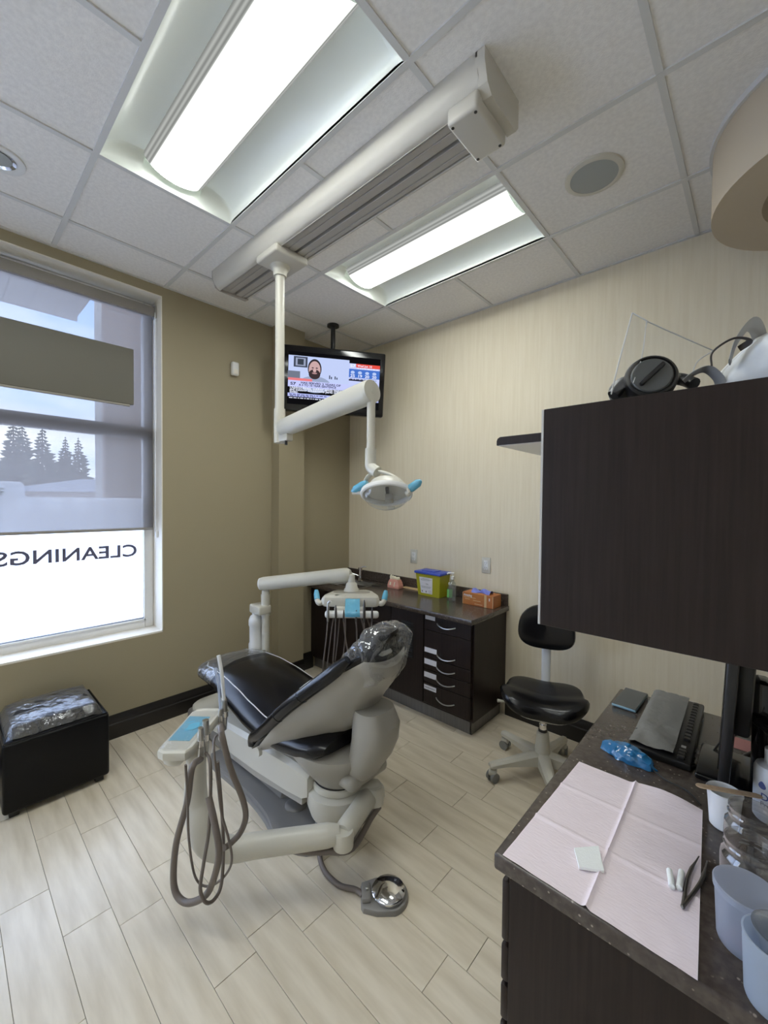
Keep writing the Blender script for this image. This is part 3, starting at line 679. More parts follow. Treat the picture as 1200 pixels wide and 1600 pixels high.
tvp = B().cyl((tvl.x, tvl.y, ZC-.002), (tvl.x, tvl.y, tvc.z+.1), .019); tvp.cyl((tvl.x, tvl.y, ZC+.002), (tvl.x, tvl.y, ZC-.012), .05); tvp.box((tvl.x-.03, tvl.y-.03, tvc.z-.1), (tvl.x+.03, tvl.y+.03, tvc.z+.12), .01)
obj('ceiling_pole', tvp, 'black', tv)

# ------------------------------------------------------------------ small wall things
p = PX(365, 577, XL); ms = thing('motion_sensor', 'small white motion sensor high on the window wall', 'sensor', (p.x, p.y, p.z-.05))
obj('body', B().box((XL, p.y-.028, p.z-.055), (XL+.04, p.y+.028, p.z+.05), .012, 3), 'white', ms)
obj('lens_window', B().box((XL+.034, p.y-.018, p.z-.045), (XL+.043, p.y+.018, p.z-.008), .006, 2), 'reveal', ms)
def outlet(u, v, label):
    p = PY(u, v, YB); t = thing('wall_outlet', label, 'outlet', (p.x, YB, p.z-.06), 0, 'power outlets above the back counter')
    obj('cover_plate', B().box((p.x-.037, YB-.007, p.z-.06), (p.x+.037, YB, p.z+.06), .003), 'ivory', t)
    obj('receptacle', B().box((p.x-.018, YB-.010, p.z-.036), (p.x+.018, YB-.005, p.z+.036), .002), 'white', t)
    b = B()
    for z in (-.018, .018):
        for x in (-.007, .007): b.box((p.x+x-.0012, YB-.0106, p.z+z-.004), (p.x+x+.0012, YB-.0098, p.z+z+.005))
        b.cyl((p.x, YB-.0106, p.z+z-.011), (p.x, YB-.0098, p.z+z-.011), .0022, seg=8)
    obj('slots', b, 'slot', t, 0)
outlet(647, 869, 'ivory wall outlet above the yellow sharps bin'); outlet(760, 883, 'ivory wall outlet above the orange glove box')

# ------------------------------------------------------------------ back counter
CZ = .80                                           # top of the counters
YFR = 2.345                                        # front face of doors and drawers
def cab_body(t, x0, x1): return obj('carcass', B().box((x0, YFR+.02, .10), (x1, YB-.002, CZ-.035), .001, 1), 'wood', t, 0)
def bow(t, x0, x1, z, y, mt='steel', sag=.016):
    pts = [Vector((x0+(x1-x0)*k/12, y-.022*math.sin(PI*k/12)**.6, z+sag*.5-sag*math.sin(PI*k/12))) for k in range(13)]
    return obj('handle', B().tube(pts, .0042, 8), mt, t)
dx0, dx1 = -1.757, -1.372
du = thing('drawer_cabinet', 'dark wood cabinet of five drawers at the open end of the back counter', 'cabinet', ((dx0+dx1)/2, 2.55, 0), 0, 'base cabinets along the back wall')
cab_body(du, dx0, dx1+.012)
zs = [.762, .648, .452, .364, .267, .118]
hz = [.70, .483, .395, .307, .178]; lz = [(.750, .722), (.522, .488), (.440, .402), (.345, .308), (.252, .220)]
for k in range(5):
    d = obj('drawer', B().box((dx0+.004, YFR, zs[k+1]+.003), (dx1, YFR+.02, zs[k]-.001), .002, 1), 'wood', du, 0)
    bow(d, -1.643, -1.492, hz[k], YFR)
    p0, p1 = (-1.744, -1.66) if k == 0 else (-1.748, -1.643)
    tg = obj('paper_tag', B().box((p0, YFR-.0016, lz[k][1]), (p1, YFR-.0002, lz[k][0]), 0), 'paper', d, 0)
    if k == 4: place_text('Temporary Cement', .012, Vector((p0+.006, YFR-.0018, (lz[k][0]+lz[k][1])/2-.004)), (1, 0, 0), (0, 0, 1), 'tag_print', 'ink_grey', d, width=.09) if False else obj('tag_print', B().box((p0+.008, YFR-.0019, lz[k][1]+.013), (p1-.01, YFR-.0017, lz[k][1]+.018)), 'ink_grey', d, 0)
vu = thing('vented_cabinet', 'dark wood cabinet with louvred vent in its door, behind the headrest', 'cabinet', (-1.91, 2.55, 0), 0, 'base cabinets along the back wall')
cab_body(vu, -2.07, dx0-.001)
dd = obj('door', B().box((-2.066, YFR, .118), (dx0-.004, YFR+.02, .762), .002, 1), 'wood', vu, 0)
obj('vent_recess', B().box((-1.964, YFR-.004, .405), (-1.848, YFR-.001, .672), .002, 1), 'black', dd, 0)
for k in range(13): obj('louvre', B().obox((-1.906, YFR-.007, .42+k*.0193), (.1, .012, .003), Matrix.Rotation(.6, 3, 'X')), 'black', vu, 0)
su = thing('sink_cabinet', 'dark wood sink cabinet in the corner beside the window wall', 'cabinet', (-2.55, 2.55, 0), 0, 'base cabinets along the back wall')
cab_body(su, XL+.002, -2.071)
obj('drawer', B().box((-2.36, YFR, .60), (-2.074, YFR+.02, .762), .002, 1), 'wood', su, 0)
obj('door', B().box((-2.36, YFR, .118), (-2.074, YFR+.02, .595), .002, 1), 'wood', su, 0)
obj('door', B().box((-2.70, YFR, .118), (-2.364, YFR+.02, .762), .002, 1), 'wood', su, 0)
obj('door', B().box((XL+.006, YFR, .118), (-2.704, YFR+.02, .762), .002, 1), 'wood', su, 0)
tag(obj('toe_kick', B().box((XL+.002, 2.395, 0), (-1.392, 2.41, .1)).box((-1.40, 2.395, 0), (-1.388, YB-.025, .1)), 'kick', None, 0), 'brushed grey toe kick under the back counter', 'toe kick')
ct = thing('countertop', 'dark speckled stone countertop with low upstand along the back wall', 'countertop', (-2.2, 2.55, CZ-.035))
tb = B()
SKX0, SKX1, SKY0, SKY1 = -2.95, -2.55, 2.43, 2.70     # sink cut-out
for a, c in (((XL+.001, 2.30), (SKX0, YB-.001)), ((SKX1, 2.30), (-1.345, YB-.001)), ((SKX0, 2.30), (SKX1, SKY0)), ((SKX0, SKY1), (SKX1, YB-.001))):
    tb.box((a[0], a[1], CZ-.034), (c[0], c[1], CZ))
obj('slab', tb, 'stone', ct, 0)
obj('front_edge', B().box((XL+.001, 2.294, CZ-.034), (-1.339, 2.302, CZ), .003, 2).box((-1.347, 2.294, CZ-.034), (-1.339, YB-.001, CZ), .003, 2), 'stone', ct, 30)
obj('upstand', B().box((XL+.02, YB-.02, CZ), (-1.345, YB-.001, CZ+.085), .003, 1).box((XL+.001, 2.32, CZ), (XL+.02, YB-.001, CZ+.085), .003, 1), 'stone', ct, 30)
sk = thing('sink', 'small steel sink let into the back counter corner', 'sink', (-2.75, 2.56, CZ-.15))
b = B().loft([[Vector((x, y, CZ+.002)) for x, y in ((SKX0-.012, SKY0-.012), (SKX1+.012, SKY0-.012), (SKX1+.012, SKY1+.012), (SKX0-.012, SKY1+.012))], [Vector((x, y, CZ+.002)) for x, y in ((SKX0+.004, SKY0+.004), (SKX1-.004, SKY0+.004), (SKX1-.004, SKY1-.004), (SKX0+.004, SKY1-.004))], [Vector((x, y, CZ-.14)) for x, y in ((SKX0+.03, SKY0+.03), (SKX1-.03, SKY0+.03), (SKX1-.03, SKY1-.03), (SKX0+.03, SKY1-.03))]], cap=False)
b.quad(*[Vector((x, y, CZ-.14)) for x, y in ((SKX0+.03, SKY0+.03), (SKX1-.03, SKY0+.03), (SKX1-.03, SKY1-.03), (SKX0+.03, SKY1-.03))])
obj('basin', b, 'steel', sk, 30); obj('drain', B().lathe([(.03, 0), (.028, .003), (.0, .002)], (-2.75, 2.565, CZ-.139)), 'chrome', sk)
fp = PZ(563, 908, CZ); fc = thing('faucet', 'chrome sink faucet with slim lever on the back counter', 'faucet', (fp.x, fp.y, CZ))
obj('body', B().lathe([(.028, 0), (.028, .006), (.018, .012), (.016, .11), (.02, .115), (.02, .13), (.006, .135)], (fp.x, fp.y, CZ)), 'chrome', fc)
obj('spout', B().tube(spline([Vector((fp.x, fp.y, CZ+.045)), Vector((fp.x-.06, fp.y-.05, CZ+.07)), Vector((fp.x-.12, fp.y-.11, CZ+.10)), Vector((fp.x-.13, fp.y-.12, CZ+.085))], 5), .009, 12), 'chrome', fc)
obj('lever', B().tube([(fp.x, fp.y, CZ+.13), (fp.x+.03, fp.y+.02, CZ+.14), (fp.x+.05, fp.y+.03, CZ+.138)], .005, 8), 'chrome', fc)
p = PZ(588, 915, CZ); tag(obj('cord_grommet', B().lathe([(.045, 0), (.045, .003), (.036, .005), (0, .004)], (p.x, p.y, CZ)), 'black'), 'flat black round grommet cap on the back counter', 'grommet')
# teeth model
gm = thing('teeth_model', 'pink gum model with cream teeth on the back counter', 'teeth model', (-2.34, 2.70, CZ), math.radians(4))
g = B(); g.box((-.062, -.035, 0), (.062, .035, .035), .005)
g.loft([[Vector((x, y, z)) for x, y in ((-.06*s_, -.033*s_), (.06*s_, -.033*s_), (.06*s_, .033*s_), (-.06*s_, .033*s_))] for s_, z in ((1, .03), (.9, .055), (.72, .078))])
lobj('gum_block', g, 'gum', gm)
for k, (x, h_) in enumerate(((-.042, .032), (-.021, .026), (-.001, .024), (.02, .02), (.04, .022))): lobj('tooth', B().ball((x, -.004, .08+h_*.35), (.0115, .014, h_*.75), 12), 'tooth', gm)
lobj('implant', B().cyl((.012, -.034, .02), (.016, -.026, .06), .005, seg=10).cyl((-.03, -.034, .03), (-.03, -.027, .055), .008, seg=10), 'tooth', gm)
tag(obj('flat_tray', B().box((-2.30, 2.745, CZ), (-2.03, 2.795, CZ+.010), .003), 'card_tan'), 'flat tan strip lying on the back counter against the upstand', 'strip')
# sharps container
x0, x1, y0, y1 = -2.045, -1.838, 2.648, 2.765
sc = thing('sharps_container', 'yellow sharps bin with blue lid and white printed label', 'sharps container', ((x0+x1)/2, 2.70, CZ))
obj('bin', B().loft([[Vector((x, y, z)) for x, y in ((x0-f, y0-f), (x1+f, y0-f), (x1+f, y1+f*.4), (x0-f, y1+f*.4))] for z, f in ((CZ+.001, 0), (CZ+.18, .016))]), 'sharps', sc, 30)
lid = obj('lid', B().box((x0-.026, y0-.026, CZ+.178), (x1+.026, y1+.018, CZ+.198), .005), 'sharps_lid', sc, 30)
obj('lid_flap', B().box((x0+.03, y0, CZ+.198), (x1-.05, y1-.02, CZ+.204), .003), 'sharps_lid', lid, 30)
def lp_(fx, fz, d=.0012):
    z = CZ+fz*.18; f = .016*fz; return Vector((x0-f+(x1-x0+2*f)*fx, y0-f-d, z))
lbl = obj('label', B().quad(lp_(.16, .12), lp_(.68, .12), lp_(.70, .84), lp_(.14, .84)), 'paper', sc, 0)
for fz, a, c in ((.78, .27, .55), (.74, .18, .66), (.70, .2, .58), (.56, .4, .5), (.52, .42, .52), (.42, .18, .64), (.37, .2, .6), (.24, .5, .64), (.16, .52, .66)):
    obj('label_print', B().quad(lp_(a, fz, .0016), lp_(c, fz, .0016), lp_(c, fz+.016, .0016), lp_(a, fz+.016, .0016)), 'ink_grey', lbl, 0)
for fx in (.2, .38): obj('hazard_mark', B().quad(lp_(fx, .22, .0017), lp_(fx+.025, .14, .0017), lp_(fx+.05, .22, .0017), lp_(fx+.025, .245, .0017)), 'black', lbl, 0)
def bottle(name, label, c, r, h, mt, cap, pump, band=None):
    t = thing(name, label, 'bottle', c); x, y, z = c
    obj('body', B().lathe([(r*.92, 0), (r, .006), (r, h*.72), (r*.85, h*.82), (r*.42, h*.9), (r*.42, h)], c, 24), mt, t)
    obj('cap', B().lathe([(r*.55, 0), (r*.55, h*.12), (r*.3, h*.14)], (x, y, z+h*.97), 18), cap, t)
    if band: obj('label_band', B().lathe([(r*1.01, h*.12), (r*1.01, h*.66)], c, 24, None, False), band, t)
    if pump:
        obj('pump_stem', B().cyl((x, y, z+h*1.05), (x, y, z+h*1.24), r*.16, seg=10), cap, t)
        obj('pump_nozzle', B().tube([(x+r*.35, y+r*.2, z+h*1.24), (x-r*.9, y-.9*r, z+h*1.24), (x-r*1.1, y-1.1*r, z+h*1.2)], r*.24, 10), cap, t)
    return t
bottle('sanitizer_bottle', 'clear pump bottle of gel beside the yellow sharps bin', Vector((-1.712, 2.640, CZ)), .027, .175, 'gel', 'white', True)
bottle('green_label_bottle', 'small bottle with green label behind the clear pump bottle', Vector((-1.775, 2.70, CZ)), .021, .115, 'gel', 'white', False, 'green')
# glove box
x0, x1, y0, y1 = -1.625, -1.376, 2.645, 2.765
gb = thing('glove_box', 'orange glove box with blue glove pulled from its top', 'glove box', ((x0+x1)/2, 2.70, CZ))
obj('carton', B().box((x0, y0, CZ), (x1, y1, CZ+.09), .002, 1), 'card', gb, 0)
obj('side_band', B().box((x1-.07, y0-.0008, CZ+.001), (x1-.052, y0+.002, CZ+.09)), 'card_tan', gb, 0)
obj('edge_line', B().box((x1-.005, y0-.001, CZ+.002), (x1-.001, y0+.002, CZ+.088)).box((x0, y0-.001, CZ+.002), (x0+.003, y0+.002, CZ+.088)), 'card_tan', gb, 0)
place_text('Amazing', .024, Vector((x0+.01, y0-.0012, CZ+.063)), (1, 0, 0), (0, 0, 1), 'brand_print', 'paper', gb, bold=.0008, width=.07)
for a, c, z in ((.012, .11, .053), (.02, .06, .04), (.09, .15, .036), (.10, .165, .012)): obj('small_print', B().box((x0+a, y0-.001, CZ+z), (x0+c, y0+.001, CZ+z+.004)), 'card_tan', gb, 0)
obj('thumb_mark', B().box((x1-.034, y0-.0012, CZ+.052), (x1-.026, y0+.001, CZ+.072), .002), 'paper', gb, 0)
gv = B(); rows = []
for k in range(13):
    f = k/12; w_ = .028+.012*math.sin(f*9)+.006*math.sin(f*23)
    rows.append([Vector((x0+.055+f*.15, 2.70+w_*math.cos(a)*.9+.006*math.sin(7*f+a), CZ+.09+(.016+.010*math.sin(f*11+1)+.012*f)*max(0, math.sin(a))+.001)) for a in (PI*q/8 for q in range(9))])
gv.grid(rows); lb(obj('glove', gv, 'glove', gb), 'crumpled blue glove')

# ------------------------------------------------------------------ ottoman
ot = thing('ottoman', 'black leather storage ottoman with plastic-wrapped cushion under the window', 'ottoman', (-2.83, .41, 0))
obj('box', B().box((-3.04, .19, .03), (-2.62, .628, .372), .016, 3), 'leather', ot)
for x in (-3.0, -2.665):
    for y in (.235, .585): obj('foot', B().box((x-.02, y-.02, 0), (x+.02, y+.02, .035), .004), 'black', ot)
obj('rim_welt', B().tube([(-2.632, .2, .372), (-2.632, .618, .372), (-3.03, .618, .372), (-3.03, .2, .372), (-2.632, .2, .372)], .006, 8), 'vinyl', ot)
b = B(); nx, ny = 14, 16; rows = []
def cush(off):
    rows = []
    for i in range(nx+1):
        r_ = []
        for j in range(ny+1):
            s_, t_ = 2*i/nx-1, 2*j/ny-1; e = max(abs(s_), abs(t_)); k = (1-min(1, max(0, (e-.8)/.2))**2)
            z = .374+.055*max(k, 0)**.5+.018*(1-s_*s_)*(1-t_*t_)
            r_.append(Vector((-2.83+.185*s_, .405+.198*t_, z+off)))
        rows.append(r_)
    return rows
cu = obj('cushion', B().grid(cush(0)), 'leather', ot)
wr = cush(.004)
for r_ in wr:
    for v in r_: v.z += .010*noise.noise(v*28)+.005*noise.noise(v*70)
lb(obj('plastic_wrap', B().grid(wr), 'film_dark', cu, 60), 'crinkled clear plastic wrap')

# ------------------------------------------------------------------ dental chair
CY = 1.275
dc_ = thing('dental_chair', 'reclined black vinyl dental chair with pale shell and grey floor base', 'dental chair', (-1.75, CY, 0))
# base plate on the floor
near = [(-2.42, 1.10), (-2.30, 1.055), (-2.1, 1.06), (-1.9, 1.062), (-1.72, 1.045), (-1.6, 1.012), (-1.52, 1.02)]
far = [(-1.40, 1.10), (-1.37, 1.3), (-1.40, 1.47), (-1.52, 1.53), (-1.8, 1.50), (-2.1, 1.50), (-2.32, 1.50), (-2.42, 1.45)]
pl = [Vector((*q, 0)) for q in near+far]
pl = [Vector((q.x, q.y, 0)) for q in spline(pl+[pl[0]], 4)[:-1]]
cc = Vector((-1.9, 1.28, 0))
def ringz(f, z): return [cc+(q-cc)*f+Vector((0, 0, z)) for q in pl]
obj('base_plate', B().loft([ringz(1, 0), ringz(1, .014), ringz(.985, .022), ringz(.95, .024), ringz(.93, .036), ringz(.62, .05)]), 'plate', dc_)
obj('base_hump', B().loft([[Vector((x, y, z)) for x, y in ((-2.25+i_, 1.15+i_*.4), (-1.75, 1.15+i_*.4), (-1.7, 1.22), (-1.72, 1.42-i_*.4), (-2.25+i_, 1.42-i_*.4))] for i_, z in ((0, .035), (.03, .085), (.08, .10))]), 'plate', dc_)
obj('pedal_button', B().lathe([(.052, 0), (.052, .012), (.044, .018), (0, .019)], PZ(462, 1260, .042), 24), 'plate', dc_)
# utility box at the foot end
ub = B().box((-2.93, 1.16, 0), (-2.36, 1.56, .10), .03, 3); obj('junction_box', ub, 'plate', dc_)
obj('junction_lid', B().loft([[Vector((-2.64+.29*k*math.copysign(abs(math.cos(a))**.5, math.cos(a)), 1.36+.205*k*math.copysign(abs(math.sin(a))**.5, math.sin(a)), z)) for a in (2*PI*q/40 for q in range(40))] for k, z in ((1, .10), (1, .125), (.96, .135), (.7, .138))]), 'ivory', dc_)
# lift arm: sloping pale slab
def slab(x, y0, y1, z0, z1, r=.02):
    return [Vector((x, y0+r, z1)), Vector((x, y1-r, z1)), Vector((x, y1, z1-r)), Vector((x, y1, z0)), Vector((x, y0, z0)), Vector((x, y0, z1-r))]
obj('lift_arm', B().loft([slab(-2.36, 1.12, 1.43, .12, .25), slab(-2.25, 1.095, 1.455, .13, .275), slab(-1.9, 1.085, 1.465, .165, .32), slab(-1.6, 1.085, 1.465, .20, .345), slab(-1.49, 1.09, 1.46, .215, .345), slab(-1.46, 1.10, 1.45, .23, .33)]), 'ivory', dc_, 30)
obj('lift_arm_skirt', B().loft([slab(-2.34, 1.128, 1.422, .06, .13, .005), slab(-1.9, 1.098, 1.452, .12, .175, .005), slab(-1.5, 1.10, 1.45, .175, .225, .005)]), 'shell', dc_, 30)
# turntable and lower housing
TC = Vector((-1.405, 1.235, 0))
obj('lower_housing', B().lathe([(.085, .125), (.125, .14), (.142, .19), (.14, .25), (.115, .262)], TC, 36), 'ivory', dc_)
obj('pedestal', B().lathe([(.11, .03), (.10, .13)], TC, 30), 'plate', dc_)
obj('turntable_ring', B().lathe([(.11, .262), (.118, .266), (.118, .292), (.11, .296)], TC, 36), 'ivory', dc_)
obj('turntable_gap', B().lathe([(.112, .255), (.112, .30)], TC, 36), 'slot', dc_)
rings = []
for z, rx, ry, ox in ((.296, .115, .115, 0), (.33, .13, .14, -.01), (.37, .165, .17, -.03), (.41, .215, .19, -.06), (.435, .235, .19, -.08), (.445, .21, .17, -.08)):
    rings.append([TC+Vector((ox+rx*math.cos(a), .01+ry*math.sin(a), z)) for a in (2*PI*q/40 for q in range(40))])
obj('seat_support', B().loft(rings), 'shell', dc_)
# seat
def seat_ring(x, w, zc, th, droop, cy=CY, n=36, off=0):
    pts = []
    for k in range(n):
        a = 2*PI*k/n; ca, sa = math.cos(a), math.sin(a); y = math.copysign(abs(ca)**.7, ca); z = math.copysign(abs(sa)**.8, sa)
        pts.append(Vector((x, cy+(w+off)*y, zc+(th+off)*z-droop*abs(y)**3)))
    return pts
sx = [-2.60, -2.57, -2.50, -2.38, -2.22, -2.06, -1.90, -1.76, -1.62, -1.48, -1.38, -1.34]
sw = [.12, .185, .215, .225, .235, .245, .252, .25, .235, .225, .21, .18]
sz = [.492, .497, .510, .532, .545, .540, .512, .475, .452, .462, .485, .492]
st = [.02, .037, .047, .05, .05, .052, .056, .06, .062, .062, .052, .03]
sd = [.0, .012, .022, .035, .055, .075, .075, .055, .035, .02, .015, .01]
# the foot end is round in plan: finer stations
def stn(x): return [lerp(sx, a, x) for a in (sw, sz, st, sd)]
xs_ = sorted(set(sx+[-2.595, -2.585, -2.545, -2.44, -2.3, -2.14, -1.98, -1.83, -1.69, -1.55, -1.43]))
seat = obj('seat', B().loft([seat_ring(x, *stn(x)) for x in xs_]), 'vinyl', dc_)
for s_ in (-1, 1):
    pts = []
    for x in [-2.52+(.78)*k/24 for k in range(25)]:
        w_, z_, t_, d_ = stn(x); y = .80 if x > -2.46 else .80-(-2.46-x)*2; yy = y**(1); aa = math.acos(min(1, yy**(1/.7))); 
        pts.append(Vector((x, CY+s_*w_*yy, z_+t_*math.sin(aa)**.8-d_*yy**3+.0012)))
    obj('piping', B().tube(pts, .0028, 6), 'piping', seat)
obj('seat_pan', B().loft([seat_ring(x, stn(x)[0]*.86, stn(x)[1]-stn(x)[2]*.75, .028, stn(x)[3]*.7) for x in xs_ if -2.5 < x < -1.36]), 'shell', dc_)
b = B(); rows = []
for x in [-2.592+.30*k/18 for k in range(19)]:
    w_, z_, t_, d_ = stn(x); row = []
    for q in range(25):
        a = PI*(q+.0)/24; ca, sa = math.cos(a), math.sin(a); y = math.copysign(abs(ca)**.7, ca)
        p_ = Vector((x, CY+(w_+.005)*y, z_+(t_+.005)*abs(sa)**.8-d_*abs(y)**3)); p_.z += .008*max(0, noise.noise(p_*22))+.006*noise.noise(p_*60)+.004; row.append(p_)
    rows.append(row)
lb(obj('foot_cover', B().grid(rows), 'film_dark', dc_, 60), 'crumpled clear plastic sheet')
# backrest
D_ = Vector((.68, 0, .733)).normalized(); N_ = Vector((-D_.z, 0, D_.x))
P0 = Vector((-1.60, CY, .455)); LB = .64
def back_base(s, t):           # s 0..1 along the back, t -1..1 across
    w_ = lerp([0, .12, .3, .55, .8, .93, 1], [.262, .262, .256, .232, .188, .155, .125], s)
    wing = lerp([0, .15, .35, .6], [.20, .14, .05, 0], s)
    cupn = lerp([0, .3, .7, 1], [.085, .07, .045, .03], s)
    sway = .025*math.sin(s*PI*1.1)
    return P0 + D_*(LB*s) + N_*(sway-.02) + Vector((0, w_*t, 0)) + N_*(cupn*t*t) - D_*(wing*abs(t)**3.2), w_
def back_loft(front, back, s0=0, s1=1, n=26, m=14, tmax=1.0):
    rings = []
    for i in range(n+1):
        s = s0+(s1-s0)*i/n; top, bot = [], []
        for k in range(m+1):
            t = (2*k/m-1); tt = math.sin(t*PI/2)*tmax; p_, w_ = back_base(s, tt)
            top.append(p_+N_*front(s, tt/tmax)); bot.append(p_-N_*back(s, tt/tmax))
        rings.append(top+bot[::-1])
    return B().loft(rings)
edge = lambda t: max(0, 1-abs(t)**5)**.5
ends = lambda s: min(1, (max(0, s)/.05)**.5 if s < .05 else 1)*min(1, (max(0, 1-s)/.06)**.5 if s > .94 else 1)
bk = obj('backrest', back_loft(lambda s, t: .034*edge(t)*ends(s)+.0005, lambda s, t: .034*edge(t)*ends(s)+.0005), 'vinyl', dc_)
obj('shell', back_loft(lambda s, t: -.018, lambda s, t: .02+lerp([0, .2, .45, .75, 1], [.05, .115, .135, .095, .05], s)*max(0, 1-t*t)**.6*ends(s*.98+.01), .02, .99, tmax=.985), 'shell', dc_)
for s_ in (-1, 1):
    pts = []
    for k in range(30):
        s = .02+.62*k/29; p_, _w = back_base(s, s_*.965); pts.append(p_+N_*.024+Vector((0, s_*.004, 0)))
    obj('piping', B().tube(pts, .0028, 6), 'piping', bk)
    tip, _w = back_base(.0, s_*.97)
    obj('hinge_cap', B().cyl(tip+D_*.03-N_*.03+Vector((0, s_*.0, 0)), tip+D_*.03-N_*.03+Vector((0, s_*.016, 0)), .022, seg=18), 'ivory', dc_)
BE = [Vector(q) for q in ((-1.80, 1.038, .345), (-1.80, 1.036, .392), (-1.725, 1.030, .448), (-1.62, 1.026, .545), (-1.50, 1.028, .655), (-1.385, 1.045, .752), (-1.28, 1.072, .842), (-1.20, 1.10, .92))]
for s_ in (-1, 1):
    pts = spline([q if s_ < 0 else Vector((q.x, 2*CY-q.y, q.z)) for q in BE], 7); n_ = len(pts)
    bo = obj('side_bolster', B().tube(pts, [.030*min(1, (.35+k/3) if k < 3 else 1)*min(1, .55+(n_-1-k)/10) for k in range(n_)], 16), 'vinyl', dc_)
    obj('bolster_piping', B().tube([q+Vector((-.016, s_*.004, .0205)) for q in pts[9:-12]], .0024, 6), 'piping', bo)
    for k in (24, 33): obj('bolster_seam', B().tube([pts[k]+(N_*math.sin(a)+Vector((0, 1, 0))*math.cos(a))*.0303 for a in (2*PI*q/16 for q in range(17))], .0018, 5), 'vinyl', bo)
for s in (.36, .52):
    obj('seam', B().tube([back_base(s, t/12)[0]+N_*.0345*edge(t/12) for t in range(-12, 13)], .0025, 6), 'vinyl', bk)
# support bracket from shell to turntable
def brk(c, w_, d_): return [Vector((c[0]+d_*math.cos(a), CY+w_*math.copysign(abs(math.sin(a))**.6, math.sin(a)), c[1]+.3*d_*math.sin(a)*0)) for a in (2*PI*q/28 for q in range(28))]
obj('back_bracket', B().loft([brk((-1.285, .34), .085, .05), brk((-1.27, .38), .09, .06), brk((-1.235, .45), .10, .075), brk((-1.21, .53), .105, .085), brk((-1.205, .60), .10, .09), brk((-1.22, .66), .09, .07)]), 'shell', dc_)
obj('bracket_foot', B().box((-1.40, CY-.12, .315), (-1.235, CY+.12, .375), .025, 3), 'shell', dc_)
# headrest
HC = P0+D_*.632+N_*.035
HRm = Matrix((D_, Vector((0, 1, 0)), N_)).transposed()
obj('headrest', B().ball(HC, (.105, .115, .045), 24, HRm), 'vinyl', dc_)
obj('headrest_bar', B().obox(HC-N_*.05-D_*.06, (.16, .06, .02), HRm, .006), 'ivory', dc_)
rows = []; rb = random.Random(4)
for i in range(25):
    f = i/24; row = []
    for k in range(45):
        a = 2*PI*k/44; ca, sa = math.cos(a), math.sin(a); ex = 1-max(0, (f-.8)/.2)**2*.8
        w_ = .135*ex; h_ = (.066-.01*f)*ex
        p_ = HC + D_*(-.13+.25*f) + Vector((0, w_*math.copysign(abs(ca)**.6, ca), 0)) + N_*(h_*math.copysign(abs(sa)**.8, sa)-.012)
        if sa < -.1: p_ += Vector((-.03, 0, -.15*(.55+.45*f)*ex))*min(1, (-sa-.1)*1.6)
        p_ += noise.noise_vector(p_*13)*.024+noise.noise_vector(p_*34)*.012; row.append(p_)
    rows.append(row)
bagm = B().grid(rows); lb(obj('headrest_cover', bagm, 'film_white', dc_, 12), 'loose clear plastic bag over the headrest')

# ------------------------------------------------------------------ delivery unit on the far side
DP = Vector((-2.63, 1.60, 0)); AE = Vector((-2.10, 1.93, 1.045))
dv = thing('delivery_unit', 'ivory instrument delivery tray on a swing arm behind the chair', 'delivery unit', (DP.x, DP.y, .12))
obj('post', B().cyl((DP.x, DP.y, .12), (DP.x, DP.y, .90), .027), 'ivory', dv)
obj('post_sleeve', B().cyl((DP.x, DP.y, .72), (DP.x, DP.y, .875), .032).cyl((DP.x, DP.y, .875), (DP.x, DP.y, .93), .022), 'ivory', dv)
obj('post_foot', B().box((DP.x-.06, DP.y-.10, .136), (DP.x+.06, DP.y+.05, .17), .01), 'ivory', dv)
A0 = Vector((DP.x-.03, DP.y-.02, .948)); dA = (AE-A0).normalized()
obj('swing_arm', B().tube([A0, A0+dA*.006, A0+dA*.02, AE-dA*.03, AE-dA*.01, AE+dA*.012], [.038, .046, .049, .049, .047, .034], 26), 'ivory', dv)
obj('arm_end_plate', B().cyl(A0-dA*.004, A0+dA*.008, .044), 'white', dv)
bx = Vector((DP.x-.062, DP.y-.042, 0))
obj('bottle_bracket', B().box((bx.x-.045, bx.y-.03, .735), (DP.x+.035, DP.y+.03, .80), .014, 3), 'ivory', dv)
obj('water_bottle', B().lathe([(.02, 0), (.046, .012), (.05, .04), (.05, .075), (.044, .085), (.044, .20), (.05, .212), (.05, .25), (.04, .275), (.026, .285), (.026, .30)], (bx.x, bx.y, .438), 28), 'white', dv)
TC2 = Vector((-2.015, 1.875, .885))
px_ = Vector((.736, .677, 0)); py_ = Vector((-.677, .736, 0))       # tray across / away
TRm = Matrix((px_, py_, Vector((0, 0, 1)))).transposed()
def tr_(x, y, z): return TC2+TRm @ Vector((x, y, z))
obj('tray_stem', B().lathe([(.055, 0), (.05, .012), (.043, .02), (.036, .05), (.025, .06), (.022, .11)], tr_(-.005, .08, .052), 26), 'ivory', dv)
def trr(f, z, dy0=0): return [tr_(x*f, y*f, z) for x, y in ((-.19, -.075), (-.17, -.09), (.17, -.09), (.19, -.075), (.185, .0), (.14, .125), (.12, .14), (-.12, .14), (-.14, .125), (-.185, .0))]
obj('tray_body', B().loft([trr(.93, -.02), trr(1, -.005), trr(1, .025), trr(.96, .04), trr(.80, .05), ]), 'ivory', dv, 30)
obj('tray_inset', B().loft([[tr_(.125*math.copysign(abs(math.cos(a))**.5, math.cos(a)), .045+.045*math.copysign(abs(math.sin(a))**.6, math.sin(a)), z) for a in (2*PI*q/32 for q in range(32))] for z in (.048, .0515)]), 'ivory_dark', dv)
obj('tray_dial', B().lathe([(.018, 0), (.016, .004), (0, .004)], tr_(-.09, -.05, .046), 18), 'slot', dv)
